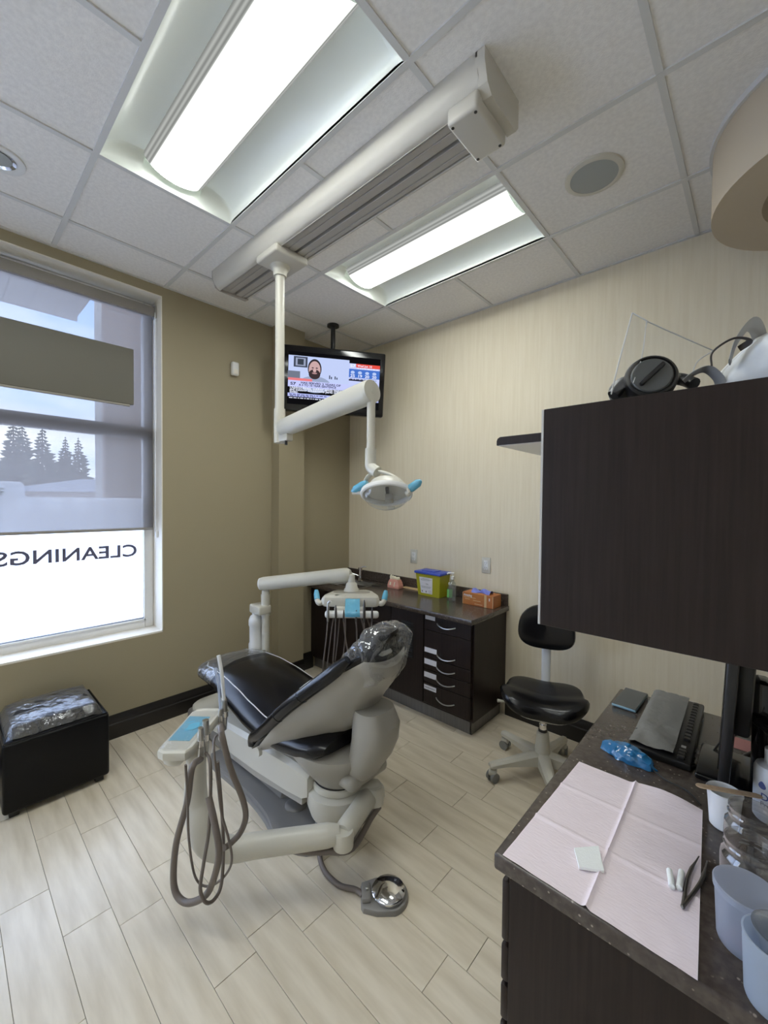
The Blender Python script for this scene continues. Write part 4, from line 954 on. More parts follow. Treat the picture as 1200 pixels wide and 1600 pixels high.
for s_ in (-1, 1):
    h_ = obj('side_handle', B().tube(spline([tr_(s_*.17, -.05, .005), tr_(s_*.205, -.07, .0), tr_(s_*.222, -.05, .02), tr_(s_*.228, -.03, .05)], 5), .017, 14), 'ivory', dv)
    lb(obj('handle_wrap', B().tube([tr_(s_*.221, -.052, .018), tr_(s_*.229, -.03, .05), tr_(s_*.232, -.018, .075)], [.019, .019, .012], 12), 'blue_film', h_), 'pale blue barrier film')
obj('holder_bar', B().obox(tr_(.015, -.135, -.055), (.345, .045, .045), TRm, .016, 3), 'white', dv)
obj('bar_bracket', B().obox(tr_(.0, -.10, -.03), (.2, .05, .03), TRm, .006), 'ivory', dv)
fm = B(); rows = []
for k in range(9):
    f = k/8; z = .042-f*.11+.006*math.sin(f*8); y = -.07-.10*min(1, f*1.5)-.002; rows.append([tr_(.015+x-.012*f+.02*f, y+.003*math.sin(x*90+f*5), z) for x in (-.047, -.025, 0, .025, .047)])
lb(obj('control_film', fm.grid(rows), 'blue_film', dv, 60), 'blue barrier film sheet')
ch = [(-.135, .045, 'steel', .0085), (-.085, .03, 'dark_metal', .007), (-.035, .0, 'dark_metal', .006), (.045, .0, 'dark_metal', .006), (.095, .065, 'dark_metal', .0085), (.145, .02, 'dark_metal', .007)]
nm = ['leftmost instrument with angled steel head on the delivery tray', 'second instrument from the left on the delivery tray', 'instrument left of the blue film at the delivery tray, only its hose showing', 'instrument hose hanging right of the blue film on the delivery tray', 'tall pointed handpiece right of the blue film on the delivery tray', 'rightmost short handpiece on the delivery tray']
for k, (x, up_, mt, r_) in enumerate(ch):
    p_ = tr_(x, -.16, -.055); t = thing('handpiece', nm[k], 'handpiece', p_, 0, 'handpieces on the delivery tray')
    obj('handle', B().tube([p_+Vector((0, 0, -.04)), p_+Vector((0, 0, .0)), p_+Vector((0, 0, up_)), p_+Vector((0, 0, up_+.035))], [r_*.8, r_*1.1, r_, r_*.4], 12), mt, t)
    if k == 0: obj('angled_head', B().tube([p_+Vector((0, 0, up_+.03)), p_+Vector((.014, .006, up_+.048)), p_+Vector((.02, .01, up_+.04))], .008, 10), 'steel', t)
    sw_ = (-.02, -.012, .03, .01, .008, -.02)[k]
    hp_ = spline([p_+Vector((0, 0, -.035)), p_+Vector((sw_*.4, sw_*.3, -.16)), p_+Vector((sw_, sw_, -.33)), p_+Vector((sw_*.6-.03, sw_+.03, -.48)), p_+Vector((-.10, .10, -.58)), p_+Vector((-.18, .14, -.50)), p_+Vector((-.17, .17, -.20)), tr_(x*.6-.02, -.02, -.02)], 6)
    obj('hose', B().tube(hp_, .0048, 8), 'hose', t)

# ------------------------------------------------------------------ assistant arm at the near side
MA = Vector((-1.275, 1.32, .23)); J1 = Vector((-1.19, 1.075, .235)); K1 = Vector((-1.46, .735, .225))
aa = thing('assistant_arm', 'ivory assistant arm and instrument holder at the near side of the chair', 'assistant arm', (-1.5, .8, .12))
obj('mount', B().tube(spline([TC+Vector((.06, .03, .215)), TC+Vector((.12, .06, .235)), MA+Vector((.01, .01, .015)), MA+Vector((.028, .0, -.01))], 5), [.045]*14+[.04, .03] if False else .042, 18), 'ivory', aa)
obj('mount_knuckle', B().lathe([(.03, -.045), (.042, -.035), (.044, .03), (.036, .042), (0, .045)], MA+Vector((.02, -.0, 0)), 24), 'ivory', aa)
dd_ = (J1-MA).normalized()
obj('upper_link', B().tube([MA+dd_*.01, MA+dd_*.03, J1-dd_*.02, J1+dd_*.005], [.035, .042, .042, .034], 22), 'ivory', aa)
obj('elbow_joint', B().lathe([(.03, -.05), (.04, -.045), (.042, .0), (.038, .02)], J1+Vector((.005, -.005, 0)), 24), 'ivory', aa)
HDZ = .62
hd0 = Vector((-1.585, .60, 0)); hd1 = Vector((-1.76, .80, 0))
col = [J1+Vector((-.01, -.012, .0)), J1.lerp(K1, .25), J1.lerp(K1, .75), K1, K1+Vector((-.055, -.055, .03)), K1+Vector((-.095, -.07, .10)), Vector((-1.59, .665, .38)), Vector((-1.61, .675, .50)), Vector((-1.625, .68, .60))]
sp_ = spline(col, 6); nn = len(sp_)
rad = [lerp([0, .08, .35, .48, .6, .72, .88, 1], [.034, .042, .044, .05, .05, .046, .037, .033], k/(nn-1)) for k in range(nn)]
obj('main_tube', B().tube(sp_, rad, 22), 'ivory', aa)
obj('tube_underside_hose', B().tube(spline([MA+Vector((.05, .0, -.04)), MA+Vector((.06, -.06, -.05)), J1+Vector((.03, .02, -.055)), J1+Vector((-.03, -.05, -.06)), J1.lerp(K1, .3)+Vector((0, 0, -.055)), J1.lerp(K1, .45)+Vector((0, 0, -.04))], 6), .012, 10), 'hose', aa)
hx = (hd1-hd0).normalized(); hy = Vector((hx.y, -hx.x, 0))            # along / toward the viewer's right
HA = Vector((-1.665, .685, HDZ))
def ah(x, y, z): return HA+hx*x+hy*y+Vector((0, 0, z))
def ahr(f, z, g=0): return [ah(x, y, z) for x, y in [(q[0]*f, q[1]*f) for q in ((-.165, -.03), (-.15, -.058), (.13, -.068), (.165, -.05), (.17, .04), (.155, .062), (-.13, .062), (-.16, .05))]]
obj('holder_head', B().loft([ahr(.9, -.028), ahr(.98, -.02), ahr(1, -.004), ahr(.985, .008), ahr(.94, .013)]), 'ivory', aa, 30)
obj('holder_knob', B().tube([ah(-.10, -.02, -.025), ah(-.10, -.02, -.055), ah(-.105, -.02, -.07)], [.045, .038, .022], 18), 'ivory', aa)
lb(obj('keypad_film', B().loft([[ah(x, y, z) for x, y in ((-.09, -.05), (.085, -.055), (.085, .032), (-.09, .032))] for z in (.0135, .0150)]), 'blue_film', aa, 30), 'blue barrier film over the keypad')
obj('keypad_disc', B().lathe([(.036, 0), (.034, .004), (0, .005)], ah(.01, -.012, .014), 26), 'blue_film', aa)
wrp = [[ah(x, y, .0175+.003*noise.noise(ah(x, y, 0)*60)) for y in (-.056, -.03, 0, .03, .052)] for x in [-.15+.028*k for k in range(11)]]
obj('clear_barrier', B().grid(wrp), 'film_white', aa, 60)
insts = [(-.075, 'short chrome valve handpiece at the near end of the assistant holder', 0, .058, .0115), (-.035, 'wider chrome valve handpiece second in the assistant holder', 0, .066, .014), (.105, 'slim suction handpiece with clear tip in the assistant holder', .17, .04, .010), (.14, 'wide suction handpiece with white tip at the far end of the assistant holder', .19, .062, .0145)]
hz_ = [[(300, 1200), (292, 1255), (275, 1320), (272, 1385), (290, 1410), (320, 1400), (335, 1370), (342, 1330), (335, 1285), (326, 1245)],
       [(328, 1190), (329, 1240), (326, 1300), (318, 1350), (313, 1390), (322, 1410), (335, 1405), (346, 1380), (349, 1320), (346, 1260), (340, 1190)],
       [(334, 1160), (340, 1220), (346, 1270), (357, 1310), (362, 1345), (350, 1370), (325, 1385), (305, 1370), (295, 1310), (293, 1250), (290, 1195)],
       [(345, 1140), (360, 1200), (378, 1245), (384, 1275), (376, 1300), (360, 1318), (350, 1325)]]
for k, (x, lab, tip, hh, r_) in enumerate(insts):
    p_ = ah(x, .068, .0); t = thing('suction_handpiece', lab, 'handpiece', p_, 0, 'handpieces in the assistant holder')
    obj('body', B().tube([p_+Vector((0, 0, -.07)), p_+Vector((0, 0, -.015)), p_+Vector((0, 0, hh*.5)), p_+Vector((0, 0, hh))], [r_*.8, r_, r_, r_*.86], 16), 'steel', t)
    obj('collar', B().cyl(p_+Vector((0, 0, -.012)), p_+Vector((0, 0, .012)), r_*1.25, seg=16), 'chrome', t)
    if tip: lb(obj('tip', B().tube([p_+Vector((0, 0, hh-.005)), p_+Vector((-.012, -.004, hh+tip*.6)), p_+Vector((-.03, -.01, hh+tip))], .0055 if k == 2 else .008, 12), 'tub' if k == 2 else 'white', t), 'plastic suction tip')
    pts = [p_+Vector((0, 0, -.065))] + [PD(u, v, 1.44+.05*math.sin(1.7*k+i*.7)) for i, (u, v) in enumerate(hz_[k])]
    obj('hose', B().tube(spline(pts, 7), (.0115, .006, .0042, .0105)[k], 10), 'hose', t)

# ------------------------------------------------------------------ foot control
fc_ = PZ(607, 1389, .035); ft = thing('foot_control', 'round chrome foot pedal on grey base with hose on the floor', 'foot pedal', (fc_.x, fc_.y, 0))
fdv = (PZ(580, 1392, 0)-PZ(612, 1390, 0)).normalized(); fpv = Vector((-fdv.y, fdv.x, 0))
fo = [fc_*1 for _ in range(0)]
out = [Vector((fc_.x, fc_.y, 0))+fdv*x+fpv*y for x, y in [(.075*math.cos(a), .075*math.sin(a)) for a in (PI*.42+PI*1.16*k/18+PI/2*0+PI for k in range(0))]]
plan = [(-.078*math.cos(a), .078*math.sin(a)) for a in (-PI*.42+PI*.84*k/16 for k in range(17))] + [(.05, .072), (.10, .056), (.108, .04), (.108, -.04), (.10, -.056), (.05, -.072)]
def fr_(f, z): return [Vector((fc_.x, fc_.y, z))+fdv*(x*f)+fpv*(y*f) for x, y in plan]
obj('pedal_base', B().loft([fr_(1, 0), fr_(1, .012), fr_(.96, .018), fr_(.9, .020)]), 'plate', ft, 30)
obj('pedal_housing', B().obox(Vector((fc_.x, fc_.y, .026))+fdv*.088, (.035, .075, .022), Matrix((fdv, fpv, Vector((0, 0, 1)))).transposed(), .006), 'plate', ft)
obj('toggle', B().lathe([(.006, 0), (.006, .01), (0, .012)], Vector((fc_.x, fc_.y, .036))+fdv*.085, 10), 'steel', ft)
obj('pedal_disc', B().lathe([(.056, .0), (.065, .002), (.066, .012), (.062, .016), (.02, .0215), (0, .022)], (fc_.x, fc_.y, .022), 40), 'chrome', ft)
obj('pedal_hose', B().tube(spline([Vector((fc_.x, fc_.y, .018))+fdv*.10, PZ(555, 1390, .014), PZ(530, 1383, .014), PZ(508, 1362, .014), PZ(499, 1335, .014), PZ(503, 1310, .014), PZ(512, 1280, .045)], 7), .0105, 12), 'hose', ft)

# ------------------------------------------------------------------ operator stool
SC = Vector((-.882, 2.31, 0)); st_ = thing('operator_stool', 'black saddle-seat operator stool on ivory five-star casters by the back wall', 'stool', SC, math.radians(18))
lobj('gas_lift', B().cyl((0, 0, .2), (0, 0, .44), .014).cyl((0, 0, .2), (0, 0, .30), .02), 'chrome', st_)
lobj('hub', B().lathe([(.055, .075), (.05, .10), (.04, .17), (.032, .255), (.026, .26)], (0, 0, 0), 28), 'ivory', st_)
lobj('hub_collar', B().lathe([(.024, .258), (.024, .272), (.018, .276)], (0, 0, 0), 20), 'black', st_)
for k in range(5):
    a = 2*PI*k/5+math.radians(-128.7-18); d = Vector((math.cos(a), math.sin(a), 0)); q = Vector((-d.y, d.x, 0))
    rings = []
    for f, hw, z0, z1 in ((.02, .034, .075, .15), (.12, .03, .082, .135), (.22, .024, .085, .118), (.30, .022, .080, .108), (.316, .018, .083, .103)):
        c_ = d*f; rings.append([c_+q*hw+Vector((0, 0, z0)), c_+q*hw+Vector((0, 0, z1-.012)), c_+q*hw*.5+Vector((0, 0, z1)), c_-q*hw*.5+Vector((0, 0, z1)), c_-q*hw+Vector((0, 0, z1-.012)), c_-q*hw+Vector((0, 0, z0))])
    leg = lobj('leg', B().loft(rings), 'ivory', st_)
    e = d*.296; y_ = Vector((math.cos(a+1.9), math.sin(a+1.9), 0))
    lobj('caster', B().cyl(e+y_*.008+Vector((0, 0, .027)), e+y_*.026+Vector((0, 0, .027)), .027, seg=20).cyl(e-y_*.008+Vector((0, 0, .027)), e-y_*.026+Vector((0, 0, .027)), .027, seg=20), 'rubber', leg)
    lobj('caster_hood', B().box(e+Vector((-.022, -.022, .034)), e+Vector((.022, .022, .07)), .012, 3).cyl(e+Vector((0, 0, .06)), e+Vector((0, 0, .09)), .008, seg=10), 'ivory', leg)
# saddle seat
def seat_h(x, y):              # x across, y forward negative
    front = max(0, -y/.2); return .475+.03*abs(x/.22)**2*1.1*(1) - .055*max(0, front-.3)**1.3 + .028*max(0, y/.2) - .018*math.exp(-((x/.09)**2))*(.4+front*.3)
def outl(a, f=1):
    ca, sa = math.cos(a), math.sin(a); r1 = .235 if sa < 0 else .21
    x = r1*math.copysign(abs(ca)**.72, ca)*f; y = .175*math.copysign(abs(sa)**.8, sa)*f
    if sa < 0: y += .035*math.exp(-((x/.09)**2))*f*f
    return x, y
NS = 48; rows = []
for f, dz in ((.02, 0), (.3, 0), (.6, 0), (.85, -.003), (.96, -.012), (1.0, -.03), (1.0, -.05), (.95, -.066), (.8, -.072), (.3, -.07)):
    row = []
    for k in range(NS):
        x, y = outl(2*PI*k/NS, f); row.append(Vector((x, y, seat_h(x, y)+dz)))
    rows.append(row)
lobj('seat', B().loft(rows), 'vinyl', st_)
lobj('seat_pan', B().loft([[Vector((outl(2*PI*k/NS, f)[0], outl(2*PI*k/NS, f)[1], seat_h(*outl(2*PI*k/NS, f))-.071-dz)) for k in range(NS)] for f, dz in ((.85, 0), (.84, .012), (.3, .02))]), 'ivory', st_)
lobj('lever', B().tube([(-.05, .02, .40), (-.20, -.03, .40), (-.245, -.05, .405)], [.005, .005, .01], 8), 'ivory', st_)
lobj('back_post', B().tube(spline([Vector((0, .08, .42)), Vector((0, .17, .40)), Vector((0, .215, .44)), Vector((0, .225, .58)), Vector((0, .215, .74))], 6), .026, 12, flat=.4), 'white', st_)
rings = []
for f, dz in ((.03, -.02), (.5, -.024), (.85, -.02), (.97, -.01), (1, .005), (.97, .02), (.85, .03), (.4, .032)):
    row = []
    for k in range(40):
        a = 2*PI*k/40; ca, sa = math.cos(a), math.sin(a); x = .16*f*math.copysign(abs(ca)**.75, ca)*(1-.10*sa); z = .135*f*math.copysign(abs(sa)**.8, sa)
        row.append(Vector((x, .195+dz-.16*(x/.16)**2*.25, .80+z)))
    rings.append(row)
lobj('backrest', B().loft(rings), 'vinyl', st_)

# ------------------------------------------------------------------ desk at the right
KX, KY0, KY1 = -.40, .80, 1.878
dk = thing('drawer_desk', 'dark wood drawer base in the right foreground under the speckled worktop', 'cabinet', (-.02, 1.34, 0))
obj('carcass', B().box((-.378, .835, .06), (XR-.002, 1.84, CZ-.04), .001, 1), 'wood', dk, 0)
obj('end_panel', B().box((-.381, .826, .0), (XR-.002, .835, CZ-.042), .001, 1), 'wood', dk, 0)
for k, (z0, z1) in enumerate(((.587, .728), (.497, .583), (.41, .493), (.30, .406), (.07, .296))):
    for y0, y1 in ((.83, 1.33), (1.335, 1.84)):
        d = obj('drawer', B().box((-.401, y0, z0+.002), (-.382, y1, z1-.002), .006, 2), 'wood', dk, 30)
        obj('handle', B().tube([Vector((-.402-.02*math.sin(PI*q/8)**.6, (y0+y1)/2-.07+.14*q/8, (z0+z1)/2-.008*math.sin(PI*q/8))) for q in range(9)], .004, 8), 'steel', d)
wt = thing('desk_worktop', 'dark speckled stone worktop with rounded edge in the right foreground', 'countertop', (-.02, 1.34, CZ-.035))
obj('slab', B().box((KX-.006, KY0, CZ-.036), (XR-.001, KY1, CZ), .006, 3), 'stone', wt, 30)
# bib
bb_ = [Vector((-.388, .806)), Vector((-.372, 1.254)), Vector((-.088, 1.262)), Vector((-.056, .8015))]
def bibp(s, t, off=0):
    a = bb_[0].lerp(bb_[1], t); c = bb_[3].lerp(bb_[2], t); q = a.lerp(c, s)
    z = CZ+.0015+.006*math.exp(-((s-.5)/.012)**2)+.0035*math.exp(-((t-.36)/.010)**2)+.003*math.exp(-((t-.70)/.010)**2)+.012*max(0, (t-.82)/.18)**1.5*max(0, math.sin(PI*min(1, max(0, (s-.45)/.55))))+.0008*noise.noise(Vector((q.x*30, q.y*30, 0)))
    return Vector((q.x, q.y, z+off))
tag(obj('dental_bib', B().grid([[bibp(i/80, j/100) for j in range(101)] for i in range(81)]), 'paper_pink', None, 60), 'pale pink paper bib spread on the desk worktop', 'bib')
gz = [PZ(u, v, CZ+.004) for u, v in ((897, 1328), (935, 1325), (944, 1364), (905, 1358))]
tag(obj('gauze_square', B().loft([[Vector((q.x, q.y, CZ+.0035)) for q in gz], [Vector((q.x, q.y, CZ+.009)) for q in gz]]), 'gauze', None, 0), 'folded white gauze square lying on the pink bib', 'gauze')
for (u0, v0, u1, v1), lab in (((1046, 1360, 1050, 1386), 'white cotton roll on the bib, farther from the tweezers'), ((1065, 1362, 1061, 1388), 'white cotton roll on the bib, right beside the tweezers')):
    a, c = PZ(u0, v0, CZ+.009), PZ(u1, v1, CZ+.009); d_ = (c-a).normalized()
    tag(obj('cotton_roll', B().tube([a-d_*.001, a, c, c+d_*.001], [.003, .0055, .0055, .003], 14), 'gauze', None, 50), lab, 'cotton roll', 'cotton rolls on the bib')
tz = thing('tweezers', 'dark metal tweezers lying on the pink bib', 'tweezers', (-.085, 1.0, CZ+.003))
j_ = PZ(1067, 1416, CZ+.006)
for u, v in ((1092, 1338), (1105, 1345)):
    e_ = PZ(u, v, CZ+.006); md = j_.lerp(e_, .55)+(Vector((-.006, 0, 0)) if u < 1100 else Vector((.006, 0, 0)))
    obj('arm', B().tube(spline([j_, md, e_], 6), [.0035]*9+[.0025, .0018, .0014, .0012], 8), 'dark_metal', tz)
obj('joint', B().ball(j_, (.004, .006, .0035), 10), 'dark_metal', tz)
# phone
ph = thing('phone', 'slate mobile phone with pale blue edge at the far desk corner', 'phone', (-.35, 1.78, CZ), math.radians(-2))
lobj('body', B().box((-.040, -.092, .001), (.040, .092, .011), .004, 3), 'phone_edge', ph)
lobj('face', B().box((-.038, -.09, .0105), (.038, .09, .0122), .0005, 1), 'phone', ph)
# keyboard
kb = thing('keyboard', 'black keyboard under grey protective cover on the desk', 'keyboard', (-.213, 1.652, CZ), math.radians(1))
lobj('body', B().box((-.075, -.235, .0), (.082, .235, .022), .006, 2), 'black', kb)
k0 = None
for i in range(13):
    k_ = lobj('key', B().box((.052, -.10+i*.0245, .020), (.068, -.082+i*.0245, .030), .002, 1), 'black', kb, 30)
for i in range(3): lobj('key', B().box((.048, -.222+i*.019, .02), (.066, -.207+i*.019, .029), .002, 1), 'black', kb, 30)
lobj('badge', B().box((.05, -.148, .0215), (.062, -.134, .0228)), 'strap', kb, 0)
rows = []
for i in range(15):
    r_ = []
    for j in range(41):
        x, y = -.074+.112*i/14, -.222+.462*j/40
        z = .031+.0035*noise.noise(Vector((x*90, y*90, 0)))+.0022*math.sin(y*260)*math.sin(x*330)*(1 if j > 14 else .2)+.003*math.sin(x*60+y*30)*(1 if j < 14 else 0)
        if i < 2: z -= .004*(2-i)
        r_.append(Vector((x, y, z)))
    rows.append(r_)
lobj('cover', B().grid(rows), 'cloth_grey', kb, 60)
# bagged mouse
ms_ = thing('mouse', 'computer mouse wrapped in shiny blue plastic film beside the keyboard', 'mouse', (-.265, 1.372, CZ), math.radians(-14))
rows = []
for i in range(25):
    f = i/24; row = []; w_ = .034*math.sin(PI*min(1, .12+f*.95))**.5; h_ = .034*math.sin(PI*min(1, .08+f*.9))**.8+.006
    for k in range(17):
        a = PI*k/16; p_ = Vector((-.075+.15*f, w_*math.cos(a), h_*math.sin(a))); p_ += noise.noise_vector(p_*55)*.008; p_.z = max(p_.z, .001); row.append(p_)
    rows.append(row)
lobj('blue_wrap', B().grid(rows), 'blue_wrap', ms_, 30)
lobj('cable', B().tube(spline([Vector((.06, -.005, .006)), Vector((.10, -.02, .004)), Vector((.15, -.02, .004)), Vector((.19, -.05, .004))], 6), .002, 6), 'black', ms_)
# monitor seen edge-on
mn = thing('monitor', 'black desktop monitor seen edge-on behind the keyboard', 'monitor', (-.02, 1.47, CZ), 0)
tl = Matrix.Rotation(math.radians(2.2), 3, 'Y')
obj('panel', B().obox((-.045, 1.52, 1.045), (.022, .50, .33), tl, .004), 'black', mn)
obj('screen', B().obox((-.0575, 1.52, 1.05), (.002, .47, .29), tl), 'black_gloss', mn, 0)
obj('rear_bulge', B().obox((-.022, 1.52, 1.06), (.04, .30, .20), tl, .012), 'black', mn)
obj('neck', B().box((-.005, 1.47, .81), (.03, 1.55, 1.08), .01), 'black_gloss', mn)
obj('base', B().box((-.118, 1.40, CZ), (.09, 1.60, CZ+.016), .006), 'black_gloss', mn)
obj('hinge_arm', B().tube([(-.01, 1.50, .98), (.03, 1.44, .985), (.09, 1.38, .95)], [.024, .026, .02], 12, flat=.6), 'black', mn)
for pts, lab in (([(-.13, 1.44, CZ+.004), (-.10, 1.52, CZ+.004), (-.07, 1.62, CZ+.03), (-.03, 1.66, CZ+.05)], 'thin black keyboard cable lying behind the keyboard'), ([(.02, 1.42, .99), (.06, 1.34, 1.0), (.10, 1.30, .96), (.14, 1.30, .86)], 'thick black cable looping from the back of the monitor'), ([(.0, 1.40, CZ+.004), (-.03, 1.5, CZ+.004), (-.02, 1.62, CZ+.004), (.05, 1.75, CZ+.004)], 'black cable lying on the worktop under the monitor')):
    tag(obj('cable', B().tube(spline(pts, 6), .0028 if 'thin' in lab else .004, 8), 'black'), lab, 'cable', 'cables on the desk')
tag(obj('sticky_note', B().box((-.06, 1.66, CZ), (.03, 1.74, CZ+.0015)), 'pink_note', None, 0), 'pink paper note on the worktop behind the monitor', 'note')
# cup with stick
cp = Vector((-.047, 1.235, CZ))
cu_ = thing('plastic_cup', 'white plastic cup on the desk beside the bib', 'cup', cp)
obj('cup_wall', B().lathe([(.024, .001), (.027, .004), (.033, .082), (.035, .084), (.0335, .086), (.0315, .082), (.026, .006), (0, .005)], cp, 32), 'cup', cu_)
a_, c_ = Vector((-.098, 1.205, CZ+.089)), Vector((.02, 1.262, CZ+.089)); sv = (c_-a_).normalized(); sq = Vector((-sv.y, sv.x, 0))
rg = [[a_+sv*x+sq*w_*s_+Vector((0, 0, z)) for s_, z in ((-1, -.0009), (1, -.0009), (1, .0009), (-1, .0009))] for x, w_ in ((0, .002), (.003, .006), (.008, .0085), (.12, .0085), (.128, .004))]
tag(obj('wooden_stick', B().loft(rg), 'wood_stick', None, 30), 'flat wooden stick resting across the white cup rim', 'stick')
def jar(c, r, h, label):
    t = thing('glass_jar', label, 'jar', c, 0, 'glass jars on the desk')
    obj('glass', B().lathe([(0, .004), (r*.8, .003), (r*.94, .001), (r, .010), (r, h*.68), (r*.97, h*.75), (r*.87, h*.80), (r*.86, h*.84)], c, 44, None, False), 'jar', t, 60)
    obj('neck', B().lathe([(r*.86, h*.84), (r*.86, h*.87), (r*.90, h*.885), (r*.90, h*.905), (r*.86, h*.92), (r*.86, h*.975), (r*.88, h*.985), (r*.87, h), (r*.81, h), (r*.80, h*.97), (r*.80, h*.84)], c, 44, None, False), 'jar', t, 60)
    return t
jar(Vector((.003, 1.122, CZ)), .046, .128, 'open glass jar on the desk nearer the white bottle')
j2 = jar(Vector((.002, 1.020, CZ)), .046, .122, 'open glass jar on the desk right behind the cloudy lidded tub')
for k, (x, y, m_) in enumerate(((.005, 1.0, 'cup'), (.022, 1.012, 'wood_stick'), (.015, 1.034, 'cup'), (-.012, 1.03, 'gauze'))):
    tag(obj('jar_pellet', B().ball((x, y, CZ+.02), (.010, .012, .009), 10), m_), ('white oval pellet', 'brown oval pellet', 'white oval pellet at the back', 'pale oval pellet at the left')[k]+' inside the nearer glass jar', 'pellet', 'pellets in the glass jar')
def tub(c, r, h, mt, label, lid):
    t = thing('plastic_tub', label, 'tub', c, 0, 'plastic tubs on the desk')
    obj('tub_wall', B().lathe([(0, .001), (r*.84, .001), (r*.88, .006), (r*.98, h*.92), (r, h*.94), (r, h*.96), (r*.94, h*.96), (r*.93, h*.9), (r*.84, .008), (0, .006)], c, 40, None, False), mt, t, 50)
    if lid == 'lid':
        obj('lid', B().lathe([(r*1.03, h*.9), (r*1.04, h*1.0), (r*1.0, h*1.02), (r*.92, h*1.0), (0, h*1.0)], c, 40, None, False), 'tub', t)
    return t
t1 = tub(Vector((-.002, .925, CZ)), .045, .098, 'tub', 'cloudy plastic tub with a flat lid on the desk', 'lid')
for k, (x, y) in enumerate(((-.02, .91), (.0, .905), (-.01, .93))): obj('contents', B().ball((x, y, CZ+.012), (.013, .012, .009), 10), 'pink_note', t1)
t2 = tub(Vector((.033, .843, CZ)), .041, .104, 'tub2', 'pale blue milky plastic tub at the right edge of the desk', '')
obj('inner_cup', B().lathe([(.020, .03), (.029, .095), (.036, .108), (.037, .112), (.034, .112), (.026, .095), (.018, .032)], (.040, .848, CZ), 32, None, False), 'jar', t2)
# white bottle with print
bc = Vector((.038, 1.345, CZ)); bt = thing('white_bottle', 'white bottle with blue print at the right edge of the desk', 'bottle', bc)
obj('body', B().lathe([(.034, 0), (.037, .004), (.037, .118), (.033, .128), (.018, .133), (.016, .14)], bc, 36), 'cup', bt)
obj('cap', B().lathe([(.017, .136), (.018, .138), (.018, .168), (.015, .17), (0, .17)], bc, 28), 'white', bt)
def onb(s, size, z, a0, mt):
    b = text_b(s, size, 1.0, .0003)
    for v in b.bm.verts:
        a = a0+v.co.x/.0373; v.co = bc+Vector((.0375*math.cos(a), .0375*math.sin(a), z+v.co.y))
    obj('print', b, mt, bt, 0)
onb('De', .022, .055, math.radians(-128), 'ink'); onb('Pro', .014, .040, math.radians(-128), 'ink_grey')
b = B(); b.bm.faces.new([b.bm.verts.new(bc+Vector((.0375*math.cos(a), .0375*math.sin(a), .088+z))) for a, z in [(math.radians(-124)+.20*math.sin(q)*(1-.4*math.cos(q)), .009*math.cos(q)) for q in (2*PI*k/18 for k in range(18))]])
obj('drop_logo', b, 'ink', bt, 0)
# cable raceway on the back wall behind the monitor
tag(obj('cable_raceway', B().box((-.03, YB-.012, .55), (-.005, YB, 1.2), .003), 'white', None, 30), 'narrow white cable cover on the wall behind the monitor', 'cable cover')

# ------------------------------------------------------------------ wall cabinet and what lies on it
UX, UY, UZ0, UZ1 = -.374, .95, 1.268, 1.768
uc = thing('wall_cabinet', 'large dark wood wall cabinet hanging over the desk at the right', 'cabinet', (0, 1.4, UZ0))
obj('carcass', B().box((UX, UY, UZ0), (XR-.002, 1.86, UZ1), .001, 1), 'wood', uc, 0)
for y0, y1 in ((UY+.001, 1.403), (1.407, 1.859)):
    d = obj('door', B().box((UX-.006, y0, UZ0), (UX-.0005, y1, UZ1), .0005, 1), 'wood_edge', uc, 0)
sv_ = thing('wall_shelf', 'dark shelf with white underside fixed to the back wall above the stool', 'shelf', (-.5, 2.5, 1.874))
SXL, SY, SZ0, SZ1 = -1.113, 2.15, 1.878, 1.924
obj('board', B().prism([(SXL, SZ0), (SXL, SZ1-.022), (SXL+.006, SZ1-.008), (SXL+.02, SZ1), (XR-.002, SZ1), (XR-.002, SZ0)], 1, SY, YB-.001), 'wood', sv_, 0)
obj('white_underside', B().box((SXL+.012, SY+.004, SZ0-.003), (XR-.003, YB-.002, SZ0+.0005)), 'white', sv_, 0)
# full-face respirator with clear visor
rs = thing('respirator', 'respirator with clear visor and black round filter on the wall cabinet', 'respirator', (-.2, 1.12, UZ1))
fcn = PY(1017, 590, 1.04); fax = Vector((.30, -.93, .22)).normalized(); FR = fax.to_track_quat('Z', 'Y').to_matrix()
flt = obj('filter', B().lathe([(.030, -.055), (.046, -.05), (.050, -.02), (.0505, .0), (.047, .008), (.043, .010), (.041, .006), (0, .005)], fcn, 36, FR), 'black', rs)
obj('filter_disc', B().lathe([(.0385, .005), (.0385, .010), (.036, .012), (0, .012)], fcn, 32, FR), 'phone', flt)
gq = FR @ Vector((1, .3, 0)).normalized()
obj('filter_grip', B().obox(fcn+fax*.016, (.062, .009, .012), FR @ Matrix.Rotation(.8, 3, 'Z'), .003), 'black', flt)
obj('face_seal', B().tube(spline([PY(958, 618, 1.02), PY(975, 600, 1.04), PY(1000, 588, 1.10), PY(1060, 592, 1.12), PY(1085, 600, 1.10)], 6), .013, 12), 'black', rs)
obj('chin_cup', B().ball(PY(985, 612, 1.09), (.045, .06, .035), 16), 'phone', rs)
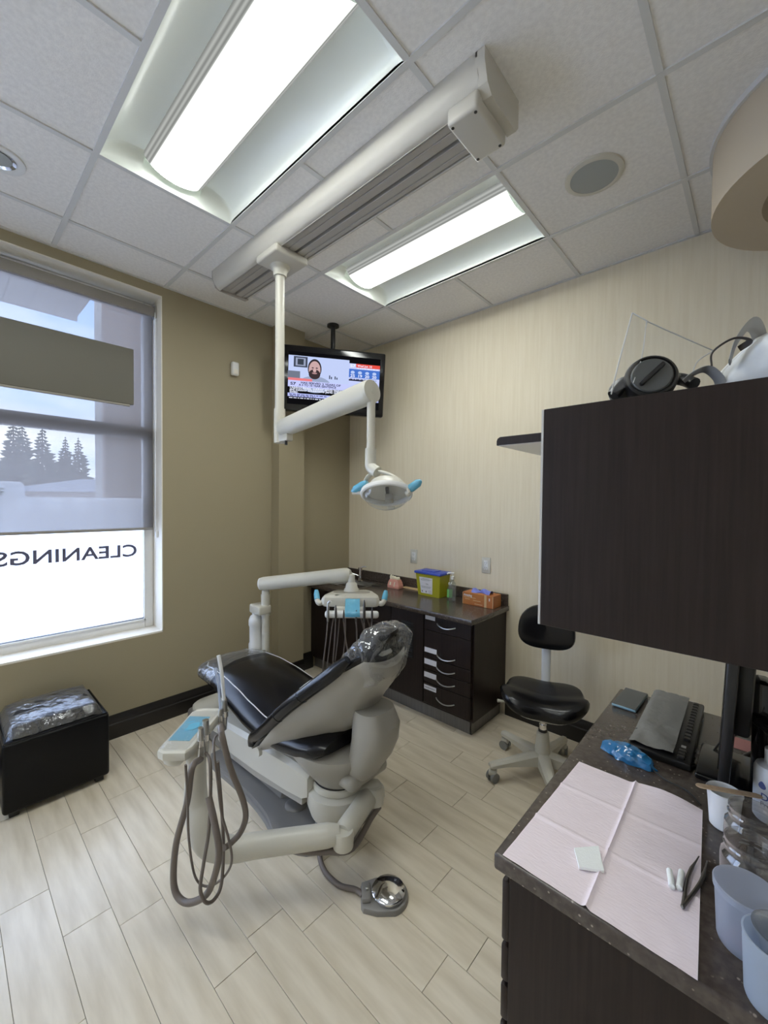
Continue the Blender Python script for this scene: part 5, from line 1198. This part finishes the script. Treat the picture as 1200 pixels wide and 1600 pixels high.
ln = [(PY(955, 616, 1.0), PY(966, 570, 1.02), PY(988, 489, 1.06)), (PY(978, 605, 1.0), PY(992, 560, 1.02), PY(1012, 502, 1.07)), (PY(1000, 595, 1.03), PY(1012, 555, 1.06), PY(1013, 503, 1.09)), (PY(1052, 588, 1.09), PY(1050, 552, 1.12), PY(1062, 525, 1.15)), (PY(1080, 590, 1.13), PY(1090, 565, 1.18), PY(1115, 548, 1.22))]
ln = [spline(q, 6) for q in ln]; vis = [spline([q[i] for q in ln], 5) for i in range(len(ln[0]))]
vz = obj('visor', B().grid(vis), 'visor', rs, 60)
obj('visor_edge', B().tube(vis[-1], .0014, 6).tube([r_[0] for r_ in vis], .0014, 6).tube([r_[-1] for r_ in vis], .0014, 6), 'piping', vz)
obj('visor_fold', B().tube([r_[8] for r_ in vis], .001, 6), 'piping', vz)
obj('head_strap', B().tube(spline([PY(1068, 596, 1.06), PY(1085, 583, 1.06), PY(1105, 577, 1.07), PY(1122, 590, 1.08), PY(1128, 605, 1.09)], 6), .013, 10, flat=.2), 'strap', rs)
# white mask beside it
wm = thing('white_mask', 'white moulded mask with grey strap at the right end of the wall cabinet', 'mask', (.0, 1.1, UZ1))
mc = Vector((.045, 1.10, UZ1+.062)); rows = []
mr = Matrix.Rotation(math.radians(-28), 3, 'Y')
for i in range(13):
    f = i/12; row = []
    for k in range(29):
        a = 2*PI*k/28; r_ = math.sin(f*PI*.5); p_ = Vector((.125*r_*math.cos(a), -.075*math.cos(f*PI*.5)+.02, .07*r_*math.sin(a)*(1-.15*math.cos(a))))
        p_.y += .010*math.sin(p_.x*70)*r_; row.append(mc+mr @ p_)
    rows.append(row)
obj('shell', B().loft(rows, cap=False), 'mask_white', wm, 60)
obj('rim', B().tube(rows[-1]+[rows[-1][0]], .006, 8), 'white', wm)
obj('wide_strap', B().tube(spline([PY(1140, 566, 1.06), PY(1150, 535, 1.07), PY(1172, 507, 1.09), PY(1185, 520, 1.12), PY(1190, 560, 1.14)], 6), .014, 10, flat=.15), 'strap', wm)
obj('thin_strap', B().tube(spline([PY(1112, 572, 1.055), PY(1112, 553, 1.05), PY(1128, 538, 1.05), PY(1150, 528, 1.05), PY(1172, 532, 1.06), PY(1155, 545, 1.07)], 6), .006, 8, flat=.3), 'strap_dark', wm)
